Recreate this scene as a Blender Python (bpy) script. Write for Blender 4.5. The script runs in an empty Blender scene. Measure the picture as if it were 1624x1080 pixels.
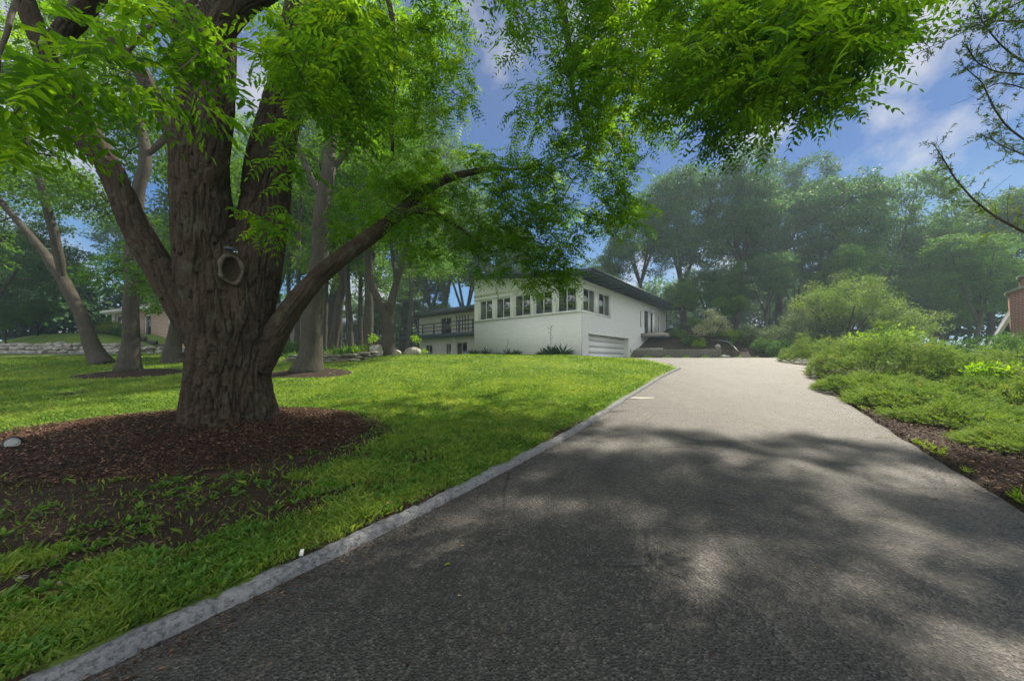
import bpy, math, random
import numpy as np
from mathutils import Vector
R = math.radians
random.seed(3)
C = bpy.context.scene
COL = C.collection
F, CX, CY, EYE = 560.0, 812.0, 574.0, 1.5      # focal length in photo pixels, principal column, horizon row, eye height

# ------------------------------------------------------------------ camera
cam = bpy.data.cameras.new('camera'); camo = bpy.data.objects.new('camera', cam); COL.objects.link(camo)
camo.location = (0, 0, EYE); camo.rotation_euler = (R(90), 0, 0)
cam.sensor_width = 36; cam.lens = 36*F/1624; cam.shift_y = (CY-540)/1624
cam.clip_start = 0.05; cam.clip_end = 2000
C.camera = camo

# ------------------------------------------------------------------ sky and sun
BACK_FILL = 6.8
SUN_AZ, SUN_EL = R(44), R(50)          # azimuth measured from +Y towards +X
world = bpy.data.worlds.new('World'); C.world = world; world.use_nodes = True
nt = world.node_tree; nt.nodes.clear()
def N(t, kind, **kw):
    n = t.nodes.new(kind)
    for k, v in kw.items():
        if k in n.inputs: n.inputs[k].default_value = v
        else: setattr(n, k, v)
    return n
sky = N(nt, 'ShaderNodeTexSky', sky_type='NISHITA', sun_disc=False, sun_elevation=SUN_EL, sun_rotation=SUN_AZ,
        air_density=1.3, dust_density=0.6, ozone_density=4.0)
tc = N(nt, 'ShaderNodeTexCoord')
mp = N(nt, 'ShaderNodeMapping'); mp.inputs['Scale'].default_value = (1, 1, 1.0)
mp.inputs['Location'].default_value = (0.37, 0.1, 0.22)
n1 = N(nt, 'ShaderNodeTexNoise', Scale=3.6, Detail=10.0, Roughness=0.55, Distortion=0.1)
rp = N(nt, 'ShaderNodeValToRGB'); rp.color_ramp.elements[0].position = 0.60; rp.color_ramp.elements[1].position = 0.74
bgs = N(nt, 'ShaderNodeBackground', Strength=0.10)
hs = N(nt, 'ShaderNodeHueSaturation', Saturation=1.25, Value=0.92)
sep = N(nt, 'ShaderNodeSeparateXYZ'); nt.links.new(tc.outputs['Generated'], sep.inputs[0])
gr = N(nt, 'ShaderNodeValToRGB'); nt.links.new(sep.outputs[2], gr.inputs[0])
for e_, (p_, c_) in zip([gr.color_ramp.elements[0], gr.color_ramp.elements[1], gr.color_ramp.elements.new(.12), gr.color_ramp.elements.new(.4)],
                        [(0, (2.6, 3.6, 4.6)), (1, (.05, .45, 1.8)), (.14, (.7, 1.8, 3.4)), (.4, (.03, .50, 2.1))]): e_.position = p_; e_.color = (*c_, 1)
sm_ = N(nt, 'ShaderNodeMixRGB'); sm_.inputs[0].default_value = .95
mx = N(nt, 'ShaderNodeMixRGB'); mx.inputs[2].default_value = (3.1, 3.05, 3.4, 1)
sc_ = N(nt, 'ShaderNodeMath', operation='MULTIPLY'); sc_.inputs[1].default_value = 0.9
out = N(nt, 'ShaderNodeOutputWorld')
L = nt.links.new
L(tc.outputs['Generated'], mp.inputs['Vector']); L(mp.outputs[0], n1.inputs['Vector']); 
acc = None
for (px_, py_, r_) in ((1330, 90, .26), (1240, 170, .16), (1450, 250, .20), (1560, 290, .16), (1500, 40, .2), (1400, 190, .07), (790, 120, .14), (330, 420, .4), (560, 250, .34), (100, 380, .5), (250, 200, .4), (560, 430, .3), (1240, 480, .25), (1020, 400, .2), (1000, 60, .2)):
    dv = Vector((px_-CX, F, CY-py_)).normalized()
    vd = N(nt, 'ShaderNodeVectorMath', operation='DISTANCE'); vd.inputs[1].default_value = dv; L(tc.outputs['Generated'], vd.inputs[0])
    mr = N(nt, 'ShaderNodeMapRange'); mr.inputs['From Min'].default_value = 0; mr.inputs['From Max'].default_value = r_; mr.inputs['To Min'].default_value = .17; mr.inputs['To Max'].default_value = 0; L(vd.outputs['Value'], mr.inputs['Value'])
    if acc is None: acc = mr.outputs[0]
    else: ad_ = N(nt, 'ShaderNodeMath', operation='MAXIMUM'); L(acc, ad_.inputs[0]); L(mr.outputs[0], ad_.inputs[1]); acc = ad_.outputs[0]
ad_ = N(nt, 'ShaderNodeMath', operation='ADD'); L(n1.outputs['Fac'], ad_.inputs[0]); L(acc, ad_.inputs[1]); L(ad_.outputs[0], rp.inputs[0])
L(rp.outputs[0], sc_.inputs[0]); L(sc_.outputs[0], mx.inputs[0]); L(sky.outputs[0], hs.inputs['Color']); L(hs.outputs[0], sm_.inputs[1]); L(gr.outputs[0], sm_.inputs[2]); L(sm_.outputs[0], mx.inputs[1])
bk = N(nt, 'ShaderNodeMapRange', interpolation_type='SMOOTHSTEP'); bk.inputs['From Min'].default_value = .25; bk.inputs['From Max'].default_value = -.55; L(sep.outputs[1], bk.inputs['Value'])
mb_ = N(nt, 'ShaderNodeMixRGB'); mb_.inputs[2].default_value = (BACK_FILL, BACK_FILL*1.0, BACK_FILL*1.03, 1); L(bk.outputs[0], mb_.inputs[0]); L(mx.outputs[0], mb_.inputs[1])   # fill light: unseen bright sky added behind the viewpoint to lift front faces
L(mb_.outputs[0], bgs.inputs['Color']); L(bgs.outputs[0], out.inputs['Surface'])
sl = bpy.data.lights.new('sun', 'SUN'); sl.energy = 4.6; sl.angle = R(0.6); sl.color = (1, 0.91, 0.75)
so = bpy.data.objects.new('sun', sl); COL.objects.link(so)
SD = Vector((math.sin(SUN_AZ)*math.cos(SUN_EL), math.cos(SUN_AZ)*math.cos(SUN_EL), math.sin(SUN_EL)))
so.rotation_euler = SD.to_track_quat('Z', 'Y').to_euler(); so.location = SD*60
vs = C.view_settings; vs.view_transform = 'Standard'; vs.look = 'None'; vs.gamma = 1; vs.exposure = 1.1
cy = C.cycles
cy.max_bounces = 6; cy.diffuse_bounces = 3; cy.glossy_bounces = 2; cy.transmission_bounces = 4; cy.transparent_max_bounces = 4
cy.volume_bounces = 0; cy.caustics_reflective = False; cy.caustics_refractive = False
cy.use_denoising = True; cy.sample_clamp_indirect = 6
try: cy.volume_step_rate = 4
except Exception: pass

# ------------------------------------------------------------------ small helpers
def at(px, py, Y): return np.array([(px-CX)/F*Y, Y, EYE+(CY-py)/F*Y])
def tag(o, label=None, cat=None, group=None, kind=None):
    if label: o['label'] = label
    if cat: o['category'] = cat
    if group: o['group'] = group
    if kind: o['kind'] = kind
    return o
def empty(name, loc, label, cat, group=None):
    o = bpy.data.objects.new(name, None); COL.objects.link(o); o.location = [float(v) for v in loc]
    return tag(o, label, cat, group)
def link_mesh(name, me, mat=None, parent=None, world_verts=True):
    o = bpy.data.objects.new(name, me); COL.objects.link(o)
    if mat is not None and len(me.materials) == 0: me.materials.append(mat)
    if parent is not None:
        o.parent = parent
        if world_verts: o.location = -parent_world(parent)
    return o
def parent_world(p):
    v = Vector((0, 0, 0))
    while p is not None: v = v+p.location; p = p.parent
    return v
def np_mesh(name, V, faces, smooth=False, rnd=None):
    """faces: list of (M,k) int arrays"""
    me = bpy.data.meshes.new(name); V = np.asarray(V, dtype=np.float32)
    me.vertices.add(len(V)); me.vertices.foreach_set('co', V.ravel())
    li = np.concatenate([f.ravel() for f in faces]).astype(np.int32)
    cnt = np.concatenate([np.full(len(f), f.shape[1]) for f in faces]).astype(np.int32)
    st = np.concatenate([[0], np.cumsum(cnt)[:-1]]).astype(np.int32)
    me.loops.add(len(li)); me.loops.foreach_set('vertex_index', li)
    me.polygons.add(len(cnt)); me.polygons.foreach_set('loop_start', st)
    try: me.polygons.foreach_set('loop_total', cnt)
    except Exception: pass
    if smooth: me.polygons.foreach_set('use_smooth', np.ones(len(cnt), dtype=bool))
    if rnd is not None:
        a = me.attributes.new('rnd', 'FLOAT', 'FACE'); a.data.foreach_set('value', np.asarray(rnd, dtype=np.float32))
    me.update(calc_edges=True)
    return me
def unit(v): return v/np.maximum(np.linalg.norm(v, axis=-1, keepdims=True), 1e-9)

def _hash(ix, iy, iz, s):
    h = (ix.astype(np.int64)*374761393+iy.astype(np.int64)*668265263+iz.astype(np.int64)*2147483647+s*974634777) & 0xffffffff
    h = ((h ^ (h >> 13))*1274126177) & 0xffffffff
    h = ((h ^ (h >> 16))*2246822519) & 0xffffffff
    return (h ^ (h >> 15)) & 0xffffffff
_G = unit(np.random.RandomState(1).normal(size=(256, 3)))
def noise(P, seed=0):
    P = np.asarray(P, dtype=np.float64); I = np.floor(P).astype(np.int64); f = P-I; w = f*f*f*(f*(f*6-15)+10)
    res = 0
    for dx in (0, 1):
        for dy in (0, 1):
            for dz in (0, 1):
                g = _G[_hash(I[..., 0]+dx, I[..., 1]+dy, I[..., 2]+dz, seed) & 255]
                d = (g*(f-np.array([dx, dy, dz]))).sum(-1)
                ww = (w[..., 0] if dx else 1-w[..., 0])*(w[..., 1] if dy else 1-w[..., 1])*(w[..., 2] if dz else 1-w[..., 2])
                res = res+d*ww
    return res*1.5
def n2(x, y, s, seed=0): return noise(np.stack([np.asarray(x)*s, np.asarray(y)*s, np.full(np.shape(x), 0.37)], -1), seed)
def sstep(a, b, x): t = np.clip((x-a)/(b-a), 0, 1); return t*t*(3-2*t)

class MB:
    """collects boxes, tubes and free faces into one mesh, in a local frame (o, ax, ay, az)"""
    def __init__(s, o=(0, 0, 0), ax=(1, 0, 0), ay=(0, 1, 0)):
        s.o = np.array(o, float); s.A = np.array([ax, ay, (0, 0, 1)], float); s.V = []; s.F = {}; s.n = 0
    def pt(s, p): return s.o+np.asarray(p, float)@s.A
    def add(s, V, F, local=True):
        V = np.asarray(V, float); V = s.pt(V) if local else V
        for f in F: s.F.setdefault(len(f), []).append([i+s.n for i in f])
        s.V.append(V); s.n += len(V)
    def box(s, a, b, bev=0):
        (x0, y0, z0), (x1, y1, z1) = a, b
        V = [(x0, y0, z0), (x1, y0, z0), (x1, y1, z0), (x0, y1, z0), (x0, y0, z1), (x1, y0, z1), (x1, y1, z1), (x0, y1, z1)]
        s.add(V, [(0, 3, 2, 1), (4, 5, 6, 7), (0, 1, 5, 4), (1, 2, 6, 5), (2, 3, 7, 6), (3, 0, 4, 7)])
    def tube(s, pts, rad, k=8, cap=True):
        V, Fq, caps = tube_arr(np.asarray(pts, float), rad, k)
        s.add(V, [tuple(f) for f in Fq]+([tuple(c) for c in caps] if cap else []))
    def build(s, name, mat, parent=None, smooth=False, bevel=0):
        V = np.concatenate(s.V); me = np_mesh(name, V, [np.array(f) for f in s.F.values()], smooth)
        o = link_mesh(name, me, mat, parent)
        if bevel:
            m = o.modifiers.new('b', 'BEVEL'); m.width = bevel; m.segments = 2; m.limit_method = 'ANGLE'
        return o
def tube_arr(pts, rad, k=8):
    n = len(pts); rad = np.broadcast_to(np.asarray(rad, float), (n,))
    T = np.zeros_like(pts); T[1:-1] = pts[2:]-pts[:-2]; T[0] = pts[1]-pts[0]; T[-1] = pts[-1]-pts[-2]; T = unit(T)
    up = np.array([0, 0, 1.0]) if abs(T[0][2]) < .9 else np.array([1.0, 0, 0])
    A = np.zeros_like(pts); a = unit(np.cross(T[0], up))
    for i in range(n):
        a = a-T[i]*np.dot(a, T[i]); a = a/max(np.linalg.norm(a), 1e-9); A[i] = a
    B = np.cross(T, A); th = np.arange(k)*2*math.pi/k
    V = (pts[:, None]+rad[:, None, None]*(A[:, None]*np.cos(th)[None, :, None]+B[:, None]*np.sin(th)[None, :, None])).reshape(-1, 3)
    i = np.arange(n-1)[:, None]*k; j = np.arange(k)[None]
    j2 = (j+1) % k
    Fq = np.stack([i+j, i+j2, i+k+j2, i+k+j], -1).reshape(-1, 4)
    return V, Fq, [list(range(k))[::-1], list(range((n-1)*k, n*k))]

# ------------------------------------------------------------------ materials
MATS = {}
def mat(name):
    m = bpy.data.materials.new(name); m.use_nodes = True; t = m.node_tree; t.nodes.clear(); MATS[name] = m
    o = N(t, 'ShaderNodeOutputMaterial'); return m, t, o
def ramp(t, fac, cols):
    r = N(t, 'ShaderNodeValToRGB'); e = r.color_ramp.elements
    while len(e) < len(cols): e.new(0.5)
    for i, (p, c) in enumerate(cols): e[i].position = p; e[i].color = (*c, 1)
    t.links.new(fac, r.inputs[0]); return r.outputs[0]
def tex(t, scale, detail=4, rough=.55, vec=None, kind='ShaderNodeTexNoise', dist=0, **kw):
    n = N(t, kind)
    n.inputs['Scale'].default_value = scale
    if kind == 'ShaderNodeTexNoise':
        n.inputs['Detail'].default_value = detail; n.inputs['Roughness'].default_value = rough; n.inputs['Distortion'].default_value = dist
    for k, v in kw.items():
        if k in n.inputs: n.inputs[k].default_value = v
        else: setattr(n, k, v)
    if vec is not None: t.links.new(vec, n.inputs['Vector'])
    return n
def coords(t, scale=(1, 1, 1), rot=(0, 0, 0), which='Object'):
    c = N(t, 'ShaderNodeTexCoord'); m = N(t, 'ShaderNodeMapping'); m.inputs['Scale'].default_value = scale; m.inputs['Rotation'].default_value = rot
    t.links.new(c.outputs[which], m.inputs[0]); return m.outputs[0]
def mixc(t, f, a, b, mode='MIX'):
    m = N(t, 'ShaderNodeMixRGB', blend_type=mode)
    for i, v in ((0, f), (1, a), (2, b)):
        if hasattr(v, 'is_output'): t.links.new(v, m.inputs[i])
        else: m.inputs[i].default_value = v if i == 0 else (*v, 1)
    return m.outputs[0]
def bump(t, h, strength=.5, dist=.02, prev=None):
    b = N(t, 'ShaderNodeBump', Strength=strength, Distance=dist); t.links.new(h, b.inputs['Height'])
    if prev is not None: t.links.new(prev, b.inputs['Normal'])
    return b.outputs[0]
def princ(t, o, col, rough=.6, normal=None, spec=.5, metal=0):
    p = N(t, 'ShaderNodeBsdfPrincipled'); p.inputs['Metallic'].default_value = metal
    p.inputs['Specular IOR Level'].default_value = spec
    for k, v in (('Base Color', col), ('Roughness', rough)):
        if hasattr(v, 'is_output'): t.links.new(v, p.inputs[k])
        else: p.inputs[k].default_value = (*v, 1) if k == 'Base Color' else v
    if normal is not None: t.links.new(normal, p.inputs['Normal'])
    t.links.new(p.outputs[0], o.inputs[0]); return p
def simple(name, col, rough=.6, var=.15, nscale=6, bumps=0, bscale=40, metal=0, spec=.5):
    m, t, o = mat(name); v = coords(t)
    n = tex(t, nscale, 5, .6, v)
    a = tuple(c*(1-var) for c in col); b = tuple(min(1, c*(1+var)) for c in col)
    c = ramp(t, n.outputs['Fac'], [(.3, a), (.7, b)])
    nn = bump(t, tex(t, bscale, 4, .6, v).outputs['Fac'], .6, bumps) if bumps else None
    princ(t, o, c, rough, nn, spec, metal); return m
def leafmat(name, cols, trans=.5, tcol=(1.5, 1.6, .5), rough=.6, big=.35):
    m, t, o = mat(name)
    a = N(t, 'ShaderNodeAttribute', attribute_name='rnd')
    oi = N(t, 'ShaderNodeObjectInfo')
    n = tex(t, big, 2, .5, coords(t))
    s = N(t, 'ShaderNodeMath', operation='MULTIPLY_ADD'); s.inputs[1].default_value = .6
    t.links.new(a.outputs['Fac'], s.inputs[0])
    s2 = N(t, 'ShaderNodeMath', operation='MULTIPLY'); s2.inputs[1].default_value = .5
    t.links.new(n.outputs['Fac'], s2.inputs[0]); t.links.new(s2.outputs[0], s.inputs[2])
    c = ramp(t, s.outputs[0], cols)
    c2 = mixc(t, 1.0, c, tcol, 'MULTIPLY')
    d = N(t, 'ShaderNodeBsdfPrincipled'); d.inputs['Roughness'].default_value = rough; d.inputs['Specular IOR Level'].default_value = .2
    t.links.new(c, d.inputs['Base Color'])
    tr = N(t, 'ShaderNodeBsdfTranslucent'); t.links.new(c2, tr.inputs[0])
    mm = N(t, 'ShaderNodeMixShader'); mm.inputs[0].default_value = trans
    t.links.new(d.outputs[0], mm.inputs[1]); t.links.new(tr.outputs[0], mm.inputs[2]); t.links.new(mm.outputs[0], o.inputs[0])
    return m

M_walnut = leafmat('walnut_leaf', [(.15, (.022, .066, .008)), (.5, (.048, .115, .010)), (.8, (.115, .19, .015)), (1, (.27, .27, .025))], .6, (3.7, 3.5, .8))
M_leafA = leafmat('leaf_mid', [(.15, (.040, .105, .022)), (.5, (.070, .150, .030)), (.95, (.15, .24, .035))], .45, (1.7, 1.9, .7))
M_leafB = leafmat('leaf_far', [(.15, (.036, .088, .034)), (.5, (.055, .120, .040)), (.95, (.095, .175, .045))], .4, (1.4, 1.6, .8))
M_leafL = leafmat('leaf_light', [(.15, (.075, .145, .028)), (.5, (.13, .21, .045)), (.95, (.25, .30, .065))], .45, (1.4, 1.5, .7))
M_leafG = leafmat('leaf_greyish', [(.15, (.06, .10, .045)), (.5, (.10, .15, .07)), (.95, (.19, .22, .11))], .35, (1.3, 1.5, .7))
M_jun = leafmat('juniper_needle', [(.15, (.075, .14, .035)), (.45, (.14, .23, .05)), (.8, (.27, .35, .085)), (1, (.34, .20, .09))], .3, (1.6, 1.7, .6), big=1.2)
M_bright = leafmat('bright_leaf', [(.15, (.10, .24, .01)), (.5, (.20, .36, .015)), (.95, (.36, .46, .03))], .5, (1.6, 1.6, .5))
M_hedge = leafmat('hedge_leaf', [(.15, (.03, .09, .02)), (.5, (.05, .13, .025)), (.95, (.10, .20, .035))], .35, (1.5, 1.6, .6))
M_yucca = leafmat('yucca_leaf', [(.15, (.04, .085, .045)), (.95, (.08, .14, .06))], .2, (1.2, 1.4, .7))
M_grass = leafmat('grass_blade', [(.15, (.050, .115, .022)), (.45, (.105, .20, .034)), (.8, (.23, .33, .055)), (1, (.42, .39, .15))], .45, (1.6, 1.5, .6), big=.8)
M_weed = leafmat('weed_leaf', [(.15, (.045, .13, .02)), (.5, (.08, .19, .03)), (.95, (.17, .29, .04))], .4, (1.5, 1.6, .5))
M_white_fl = leafmat('variegated_leaf', [(.15, (.18, .26, .10)), (.5, (.42, .45, .25)), (.95, (.65, .64, .45))], .3, (1.1, 1.1, .8))
M_larch = leafmat('larch_needle', [(.15, (.06, .12, .03)), (.5, (.12, .19, .04)), (.95, (.26, .28, .05))], .4, (1.4, 1.5, .6))

def barkmat(name, c0, c1, scale=1.0, bumpd=.02):
    m, t, o = mat(name); v = coords(t, (1, 1, .18)); v1 = coords(t)
    w = tex(t, 22*scale, 8, .7, v, dist=.6); b = tex(t, 2.2, 4, .6, v1); f = tex(t, 90*scale, 3, .6, v1)
    c = mixc(t, .5, ramp(t, w.outputs['Fac'], [(.3, c0), (.7, c1)]), ramp(t, b.outputs['Fac'], [(.35, c0), (.65, c1)]))
    c = mixc(t, .35, c, ramp(t, f.outputs['Fac'], [(.35, tuple(x*.7 for x in c0)), (.65, tuple(x*1.3 for x in c1))]))
    nn = bump(t, w.outputs['Fac'], .9, bumpd); nn = bump(t, f.outputs['Fac'], .5, .006, nn)
    li = ramp(t, tex(t, 3.1, 7, .7, v1).outputs['Fac'], [(.54, (0, 0, 0)), (.66, (.55, .55, .55))])
    c = mixc(t, li, c, (.095, .105, .070))
    princ(t, o, c, .85, nn, .25); return m
M_bark = barkmat('walnut_bark', (.013, .010, .007), (.080, .060, .041), .8, .035)
M_bark2 = barkmat('grey_bark', (.028, .025, .020), (.085, .074, .058), .5, .06)
M_twig = simple('twig_bark', (.05, .038, .026), .8, .3, 9)
M_burl = simple('burl_wood', (.075, .060, .044), .7, .4, 22, .006, 60)
M_hollow = simple('hollow_wood', (.045, .030, .018), .9, .5, 25, .02, 40)

# ground sheet: soil and turf by the 'cover' attribute
m, t, o = mat('ground_soil_and_turf'); M_ground = m
v = coords(t); at_ = N(t, 'ShaderNodeAttribute', attribute_name='cover')
g1 = tex(t, 1.1, 5, .6, v); g2 = tex(t, 38, 6, .75, v); g3 = tex(t, .25, 3, .5, v)
turf = mixc(t, .5, ramp(t, g2.outputs['Fac'], [(.3, (.048, .10, .020)), (.5, (.12, .205, .036)), (.72, (.27, .35, .075))]),
            ramp(t, g1.outputs['Fac'], [(.3, (.070, .145, .026)), (.7, (.20, .28, .05))]))
turf = mixc(t, .25, turf, ramp(t, g3.outputs['Fac'], [(.3, (.10, .20, .02)), (.7, (.20, .29, .035))]))
s1 = tex(t, 55, 6, .75, v); s2 = tex(t, 3, 4, .6, v)
soil = mixc(t, .5, ramp(t, s1.outputs['Fac'], [(.3, (.012, .008, .006)), (.55, (.045, .030, .020)), (.8, (.14, .10, .07))]),
            ramp(t, s2.outputs['Fac'], [(.3, (.022, .015, .010)), (.7, (.070, .048, .032))]))
th = N(t, 'ShaderNodeMath', operation='ADD'); t.links.new(at_.outputs['Fac'], th.inputs[0])
sm = N(t, 'ShaderNodeMath', operation='MULTIPLY_ADD'); sm.inputs[1].default_value = .7; sm.inputs[2].default_value = -.35
t.links.new(tex(t, 14, 4, .6, v).outputs['Fac'], sm.inputs[0]); t.links.new(sm.outputs[0], th.inputs[1])
fr = ramp(t, th.outputs[0], [(.4, (0, 0, 0)), (.6, (1, 1, 1))])
col = mixc(t, fr, turf, soil)
nn = bump(t, g2.outputs['Fac'], .8, .03); nn = bump(t, s1.outputs['Fac'], .8, .02, nn)
princ(t, o, col, .85, nn, .2)

m, t, o = mat('asphalt'); M_asph = m
v = coords(t); vo = tex(t, 58, kind='ShaderNodeTexVoronoi', vec=v); vf = tex(t, 110, 3, .75, v); lg = tex(t, .7, 5, .6, v); md = tex(t, 5, 5, .65, v)
st = tex(t, 1.0, 6, .6, coords(t, (3.2, .35, 1), (0, 0, R(33))))
c = mixc(t, .5, ramp(t, vo.outputs['Color'], [(.1, (.014, .014, .014)), (.55, (.048, .046, .044)), (.92, (.22, .21, .20))]),
         ramp(t, vf.outputs['Fac'], [(.35, (.018, .018, .018)), (.65, (.110, .102, .095))]))
c = mixc(t, 1, c, ramp(t, lg.outputs['Fac'], [(.3, (.60, .58, .57)), (.7, (.98, .95, .93))]), 'MULTIPLY')
c = mixc(t, 1, c, ramp(t, md.outputs['Fac'], [(.3, (.82, .81, .80)), (.7, (1.15, 1.13, 1.10))]), 'MULTIPLY')
c = mixc(t, 1, c, ramp(t, st.outputs['Fac'], [(.35, (.86, .86, .86)), (.7, (1.16, 1.14, 1.12))]), 'MULTIPLY')
# a few dark cracks / ravelled spots
cr = ramp(t, tex(t, 2.4, 9, .75, coords(t, (.55, 1.2, 1))).outputs['Fac'], [(.34, (.25, .25, .25)), (.42, (1, 1, 1))])
c = mixc(t, .75, c, mixc(t, 1, c, cr, 'MULTIPLY'))
wv = N(t, 'ShaderNodeMixRGB'); wv.inputs[0].default_value = .12; t.links.new(v, wv.inputs[1]); t.links.new(tex(t, 1.6, 4, .6, v).outputs['Color'], wv.inputs[2])
ck = tex(t, .75, kind='ShaderNodeTexVoronoi', vec=wv.outputs[0], feature='DISTANCE_TO_EDGE')
ckl = ramp(t, ck.outputs['Distance'], [(.004, (.28, .28, .28)), (.012, (1, 1, 1))]); msk = ramp(t, tex(t, .4, 2, .5, v).outputs['Fac'], [(.50, (0, 0, 0)), (.56, (1, 1, 1))])
c = mixc(t, msk, c, mixc(t, 1, c, ckl, 'MULTIPLY'))
nn = bump(t, vo.outputs['Distance'], 1.0, .012); nn = bump(t, vf.outputs['Fac'], .7, .006, nn)
princ(t, o, c, .62, nn, .55)

m, t, o = mat('kerb_concrete'); M_kerb = m
v = coords(t); a1 = tex(t, 30, 7, .75, v); a2 = tex(t, 3, 4, .6, v)
c = mixc(t, .5, ramp(t, a1.outputs['Fac'], [(.38, (.10, .10, .105)), (.48, (.18, .19, .20)), (.7, (.32, .32, .31))]), ramp(t, a2.outputs['Fac'], [(.3, (.12, .125, .14)), (.7, (.235, .235, .235))]))
pit = ramp(t, tex(t, 26, 5, .65, coords(t, (1, 1, 1))).outputs['Fac'], [(.36, (.0, .0, .0)), (.46, (1, 1, 1))])
princ(t, o, c, .85, bump(t, a1.outputs['Fac'], 1, .012, bump(t, pit, .8, .015)), .3)

m, t, o = mat('bark_mulch'); M_mulch = m
v = coords(t); a1 = tex(t, 60, kind='ShaderNodeTexVoronoi', vec=coords(t, (1, 2.4, 1), (0, 0, .5))); a2 = tex(t, 2.0, 4, .6, v); a3 = tex(t, 130, 4, .7, v)
c = mixc(t, .4, ramp(t, a1.outputs['Color'], [(.15, (.010, .006, .004)), (.6, (.042, .023, .015)), (.95, (.11, .065, .045))]), ramp(t, a2.outputs['Fac'], [(.3, (.016, .009, .006)), (.7, (.050, .029, .019))]))
princ(t, o, c, .8, bump(t, a3.outputs['Fac'], .7, .01, bump(t, a1.outputs['Distance'], 1, .02)), .3)
M_chip = leafmat('mulch_chip', [(.15, (.013, .007, .004)), (.6, (.075, .038, .024)), (1, (.32, .19, .12))], .02, (1, 1, 1), .75)

def brickmat(name, b1, b2, mortar, sc=1.0, bw=.21, bh=.075, ms=.012, rough=.75, plane='xz', bd=.006, rotz=0):
    m, t, o = mat(name)
    c = N(t, 'ShaderNodeTexCoord'); ro = N(t, 'ShaderNodeMapping'); ro.inputs['Rotation'].default_value = (0, 0, rotz)
    t.links.new(c.outputs['Object'], ro.inputs[0])
    se = N(t, 'ShaderNodeSeparateXYZ'); cb = N(t, 'ShaderNodeCombineXYZ'); t.links.new(ro.outputs[0], se.inputs[0])
    ad = N(t, 'ShaderNodeMath', operation='ADD'); t.links.new(se.outputs[0], ad.inputs[0]); t.links.new(se.outputs[1], ad.inputs[1])
    t.links.new(ad.outputs[0], cb.inputs[0]); t.links.new(se.outputs[2], cb.inputs[1])
    br = N(t, 'ShaderNodeTexBrick'); br.inputs['Scale'].default_value = sc; br.inputs['Mortar Size'].default_value = ms
    br.inputs['Brick Width'].default_value = bw; br.inputs['Row Height'].default_value = bh; br.inputs['Mortar Smooth'].default_value = .3
    br.inputs['Color1'].default_value = (*b1, 1); br.inputs['Color2'].default_value = (*b2, 1); br.inputs['Mortar'].default_value = (*mortar, 1)
    t.links.new(cb.outputs[0], br.inputs['Vector'])
    n = tex(t, 18, 4, .6, c.outputs['Object'])
    cc = mixc(t, 1, br.outputs['Color'], ramp(t, n.outputs['Fac'], [(.3, (.92, .92, .92)), (.7, (1.04, 1.04, 1.04))]), 'MULTIPLY')
    iv = N(t, 'ShaderNodeMath', operation='SUBTRACT'); iv.inputs[0].default_value = 1; t.links.new(br.outputs['Fac'], iv.inputs[1])
    nn = bump(t, iv.outputs[0], 1, bd); nn = bump(t, n.outputs['Fac'], .35, .006, nn)
    princ(t, o, cc, rough, nn, .3); return m
M_wbrick = brickmat('white_painted_brick', (.84, .85, .82), (.79, .80, .77), (.70, .72, .69), bw=.34, bh=.115, ms=.010, bd=.012, rotz=-2.456)
M_tanbrick = brickmat('tan_brick', (.40, .24, .17), (.52, .36, .26), (.50, .46, .40), bw=.42, bh=.15, ms=.03, bd=.01, rotz=.38)
M_redbrick = brickmat('red_brick', (.30, .115, .085), (.36, .15, .11), (.42, .36, .32), bw=.22, bh=.08, ms=.012, bd=.01, rotz=.9)
M_block = brickmat('retaining_block', (.22, .20, .17), (.17, .155, .13), (.09, .08, .07), bw=.42, bh=.15, ms=.025, bd=.02, rotz=.555)
M_wpaint = simple('white_paint', (.76, .78, .75), .45, .03, 3)
M_cream = simple('cream_siding', (.70, .70, .62), .6, .05, 4, .004, 30)
M_navy = simple('dark_blue_trim', (.022, .038, .055), .4, .2, 5)
M_black = simple('black_iron', (.018, .020, .022), .45, .2, 8)
M_shingle = simple('dark_shingles', (.062, .075, .10), .8, .35, 12, .01, 30)
M_roofs = simple('weathered_shingles', (.28, .23, .21), .85, .2, 10, .01, 30)
M_greyroof = simple('slate_grey_shingles', (.16, .18, .20), .85, .2, 10, .01, 30)
m, t, o = mat('window_glass'); M_glass = m
nz = bump(t, tex(t, .8, 2, .5, coords(t)).outputs['Fac'], .25, .02)
p = princ(t, o, (.012, .022, .024), .02, nz, 1.0); p.inputs['IOR'].default_value = 1.7
M_rock = simple('field_stone', (.33, .31, .28), .8, .45, 5, .03, 9)
M_ledge = simple('mossy_ledge_stone', (.16, .155, .115), .85, .5, 6, .03, 10)
M_conc = simple('old_concrete', (.30, .29, .26), .85, .25, 5, .01, 30)
M_steel = simple('galvanised_steel', (.55, .56, .58), .35, .1, 8, metal=.8)
M_lamp = simple('lamp_glass', (.85, .85, .82), .2, .02, 3)
M_road = simple('pale_road', (.34, .33, .33), .85, .15, 3)
M_darkwood = simple('dark_wood', (.055, .045, .04), .7, .3, 9)
M_dead = simple('dry_leaf', (.36, .27, .12), .7, .3, 30)
M_bluehouse = simple('blue_grey_cladding', (.10, .13, .16), .6, .15, 5)

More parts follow.
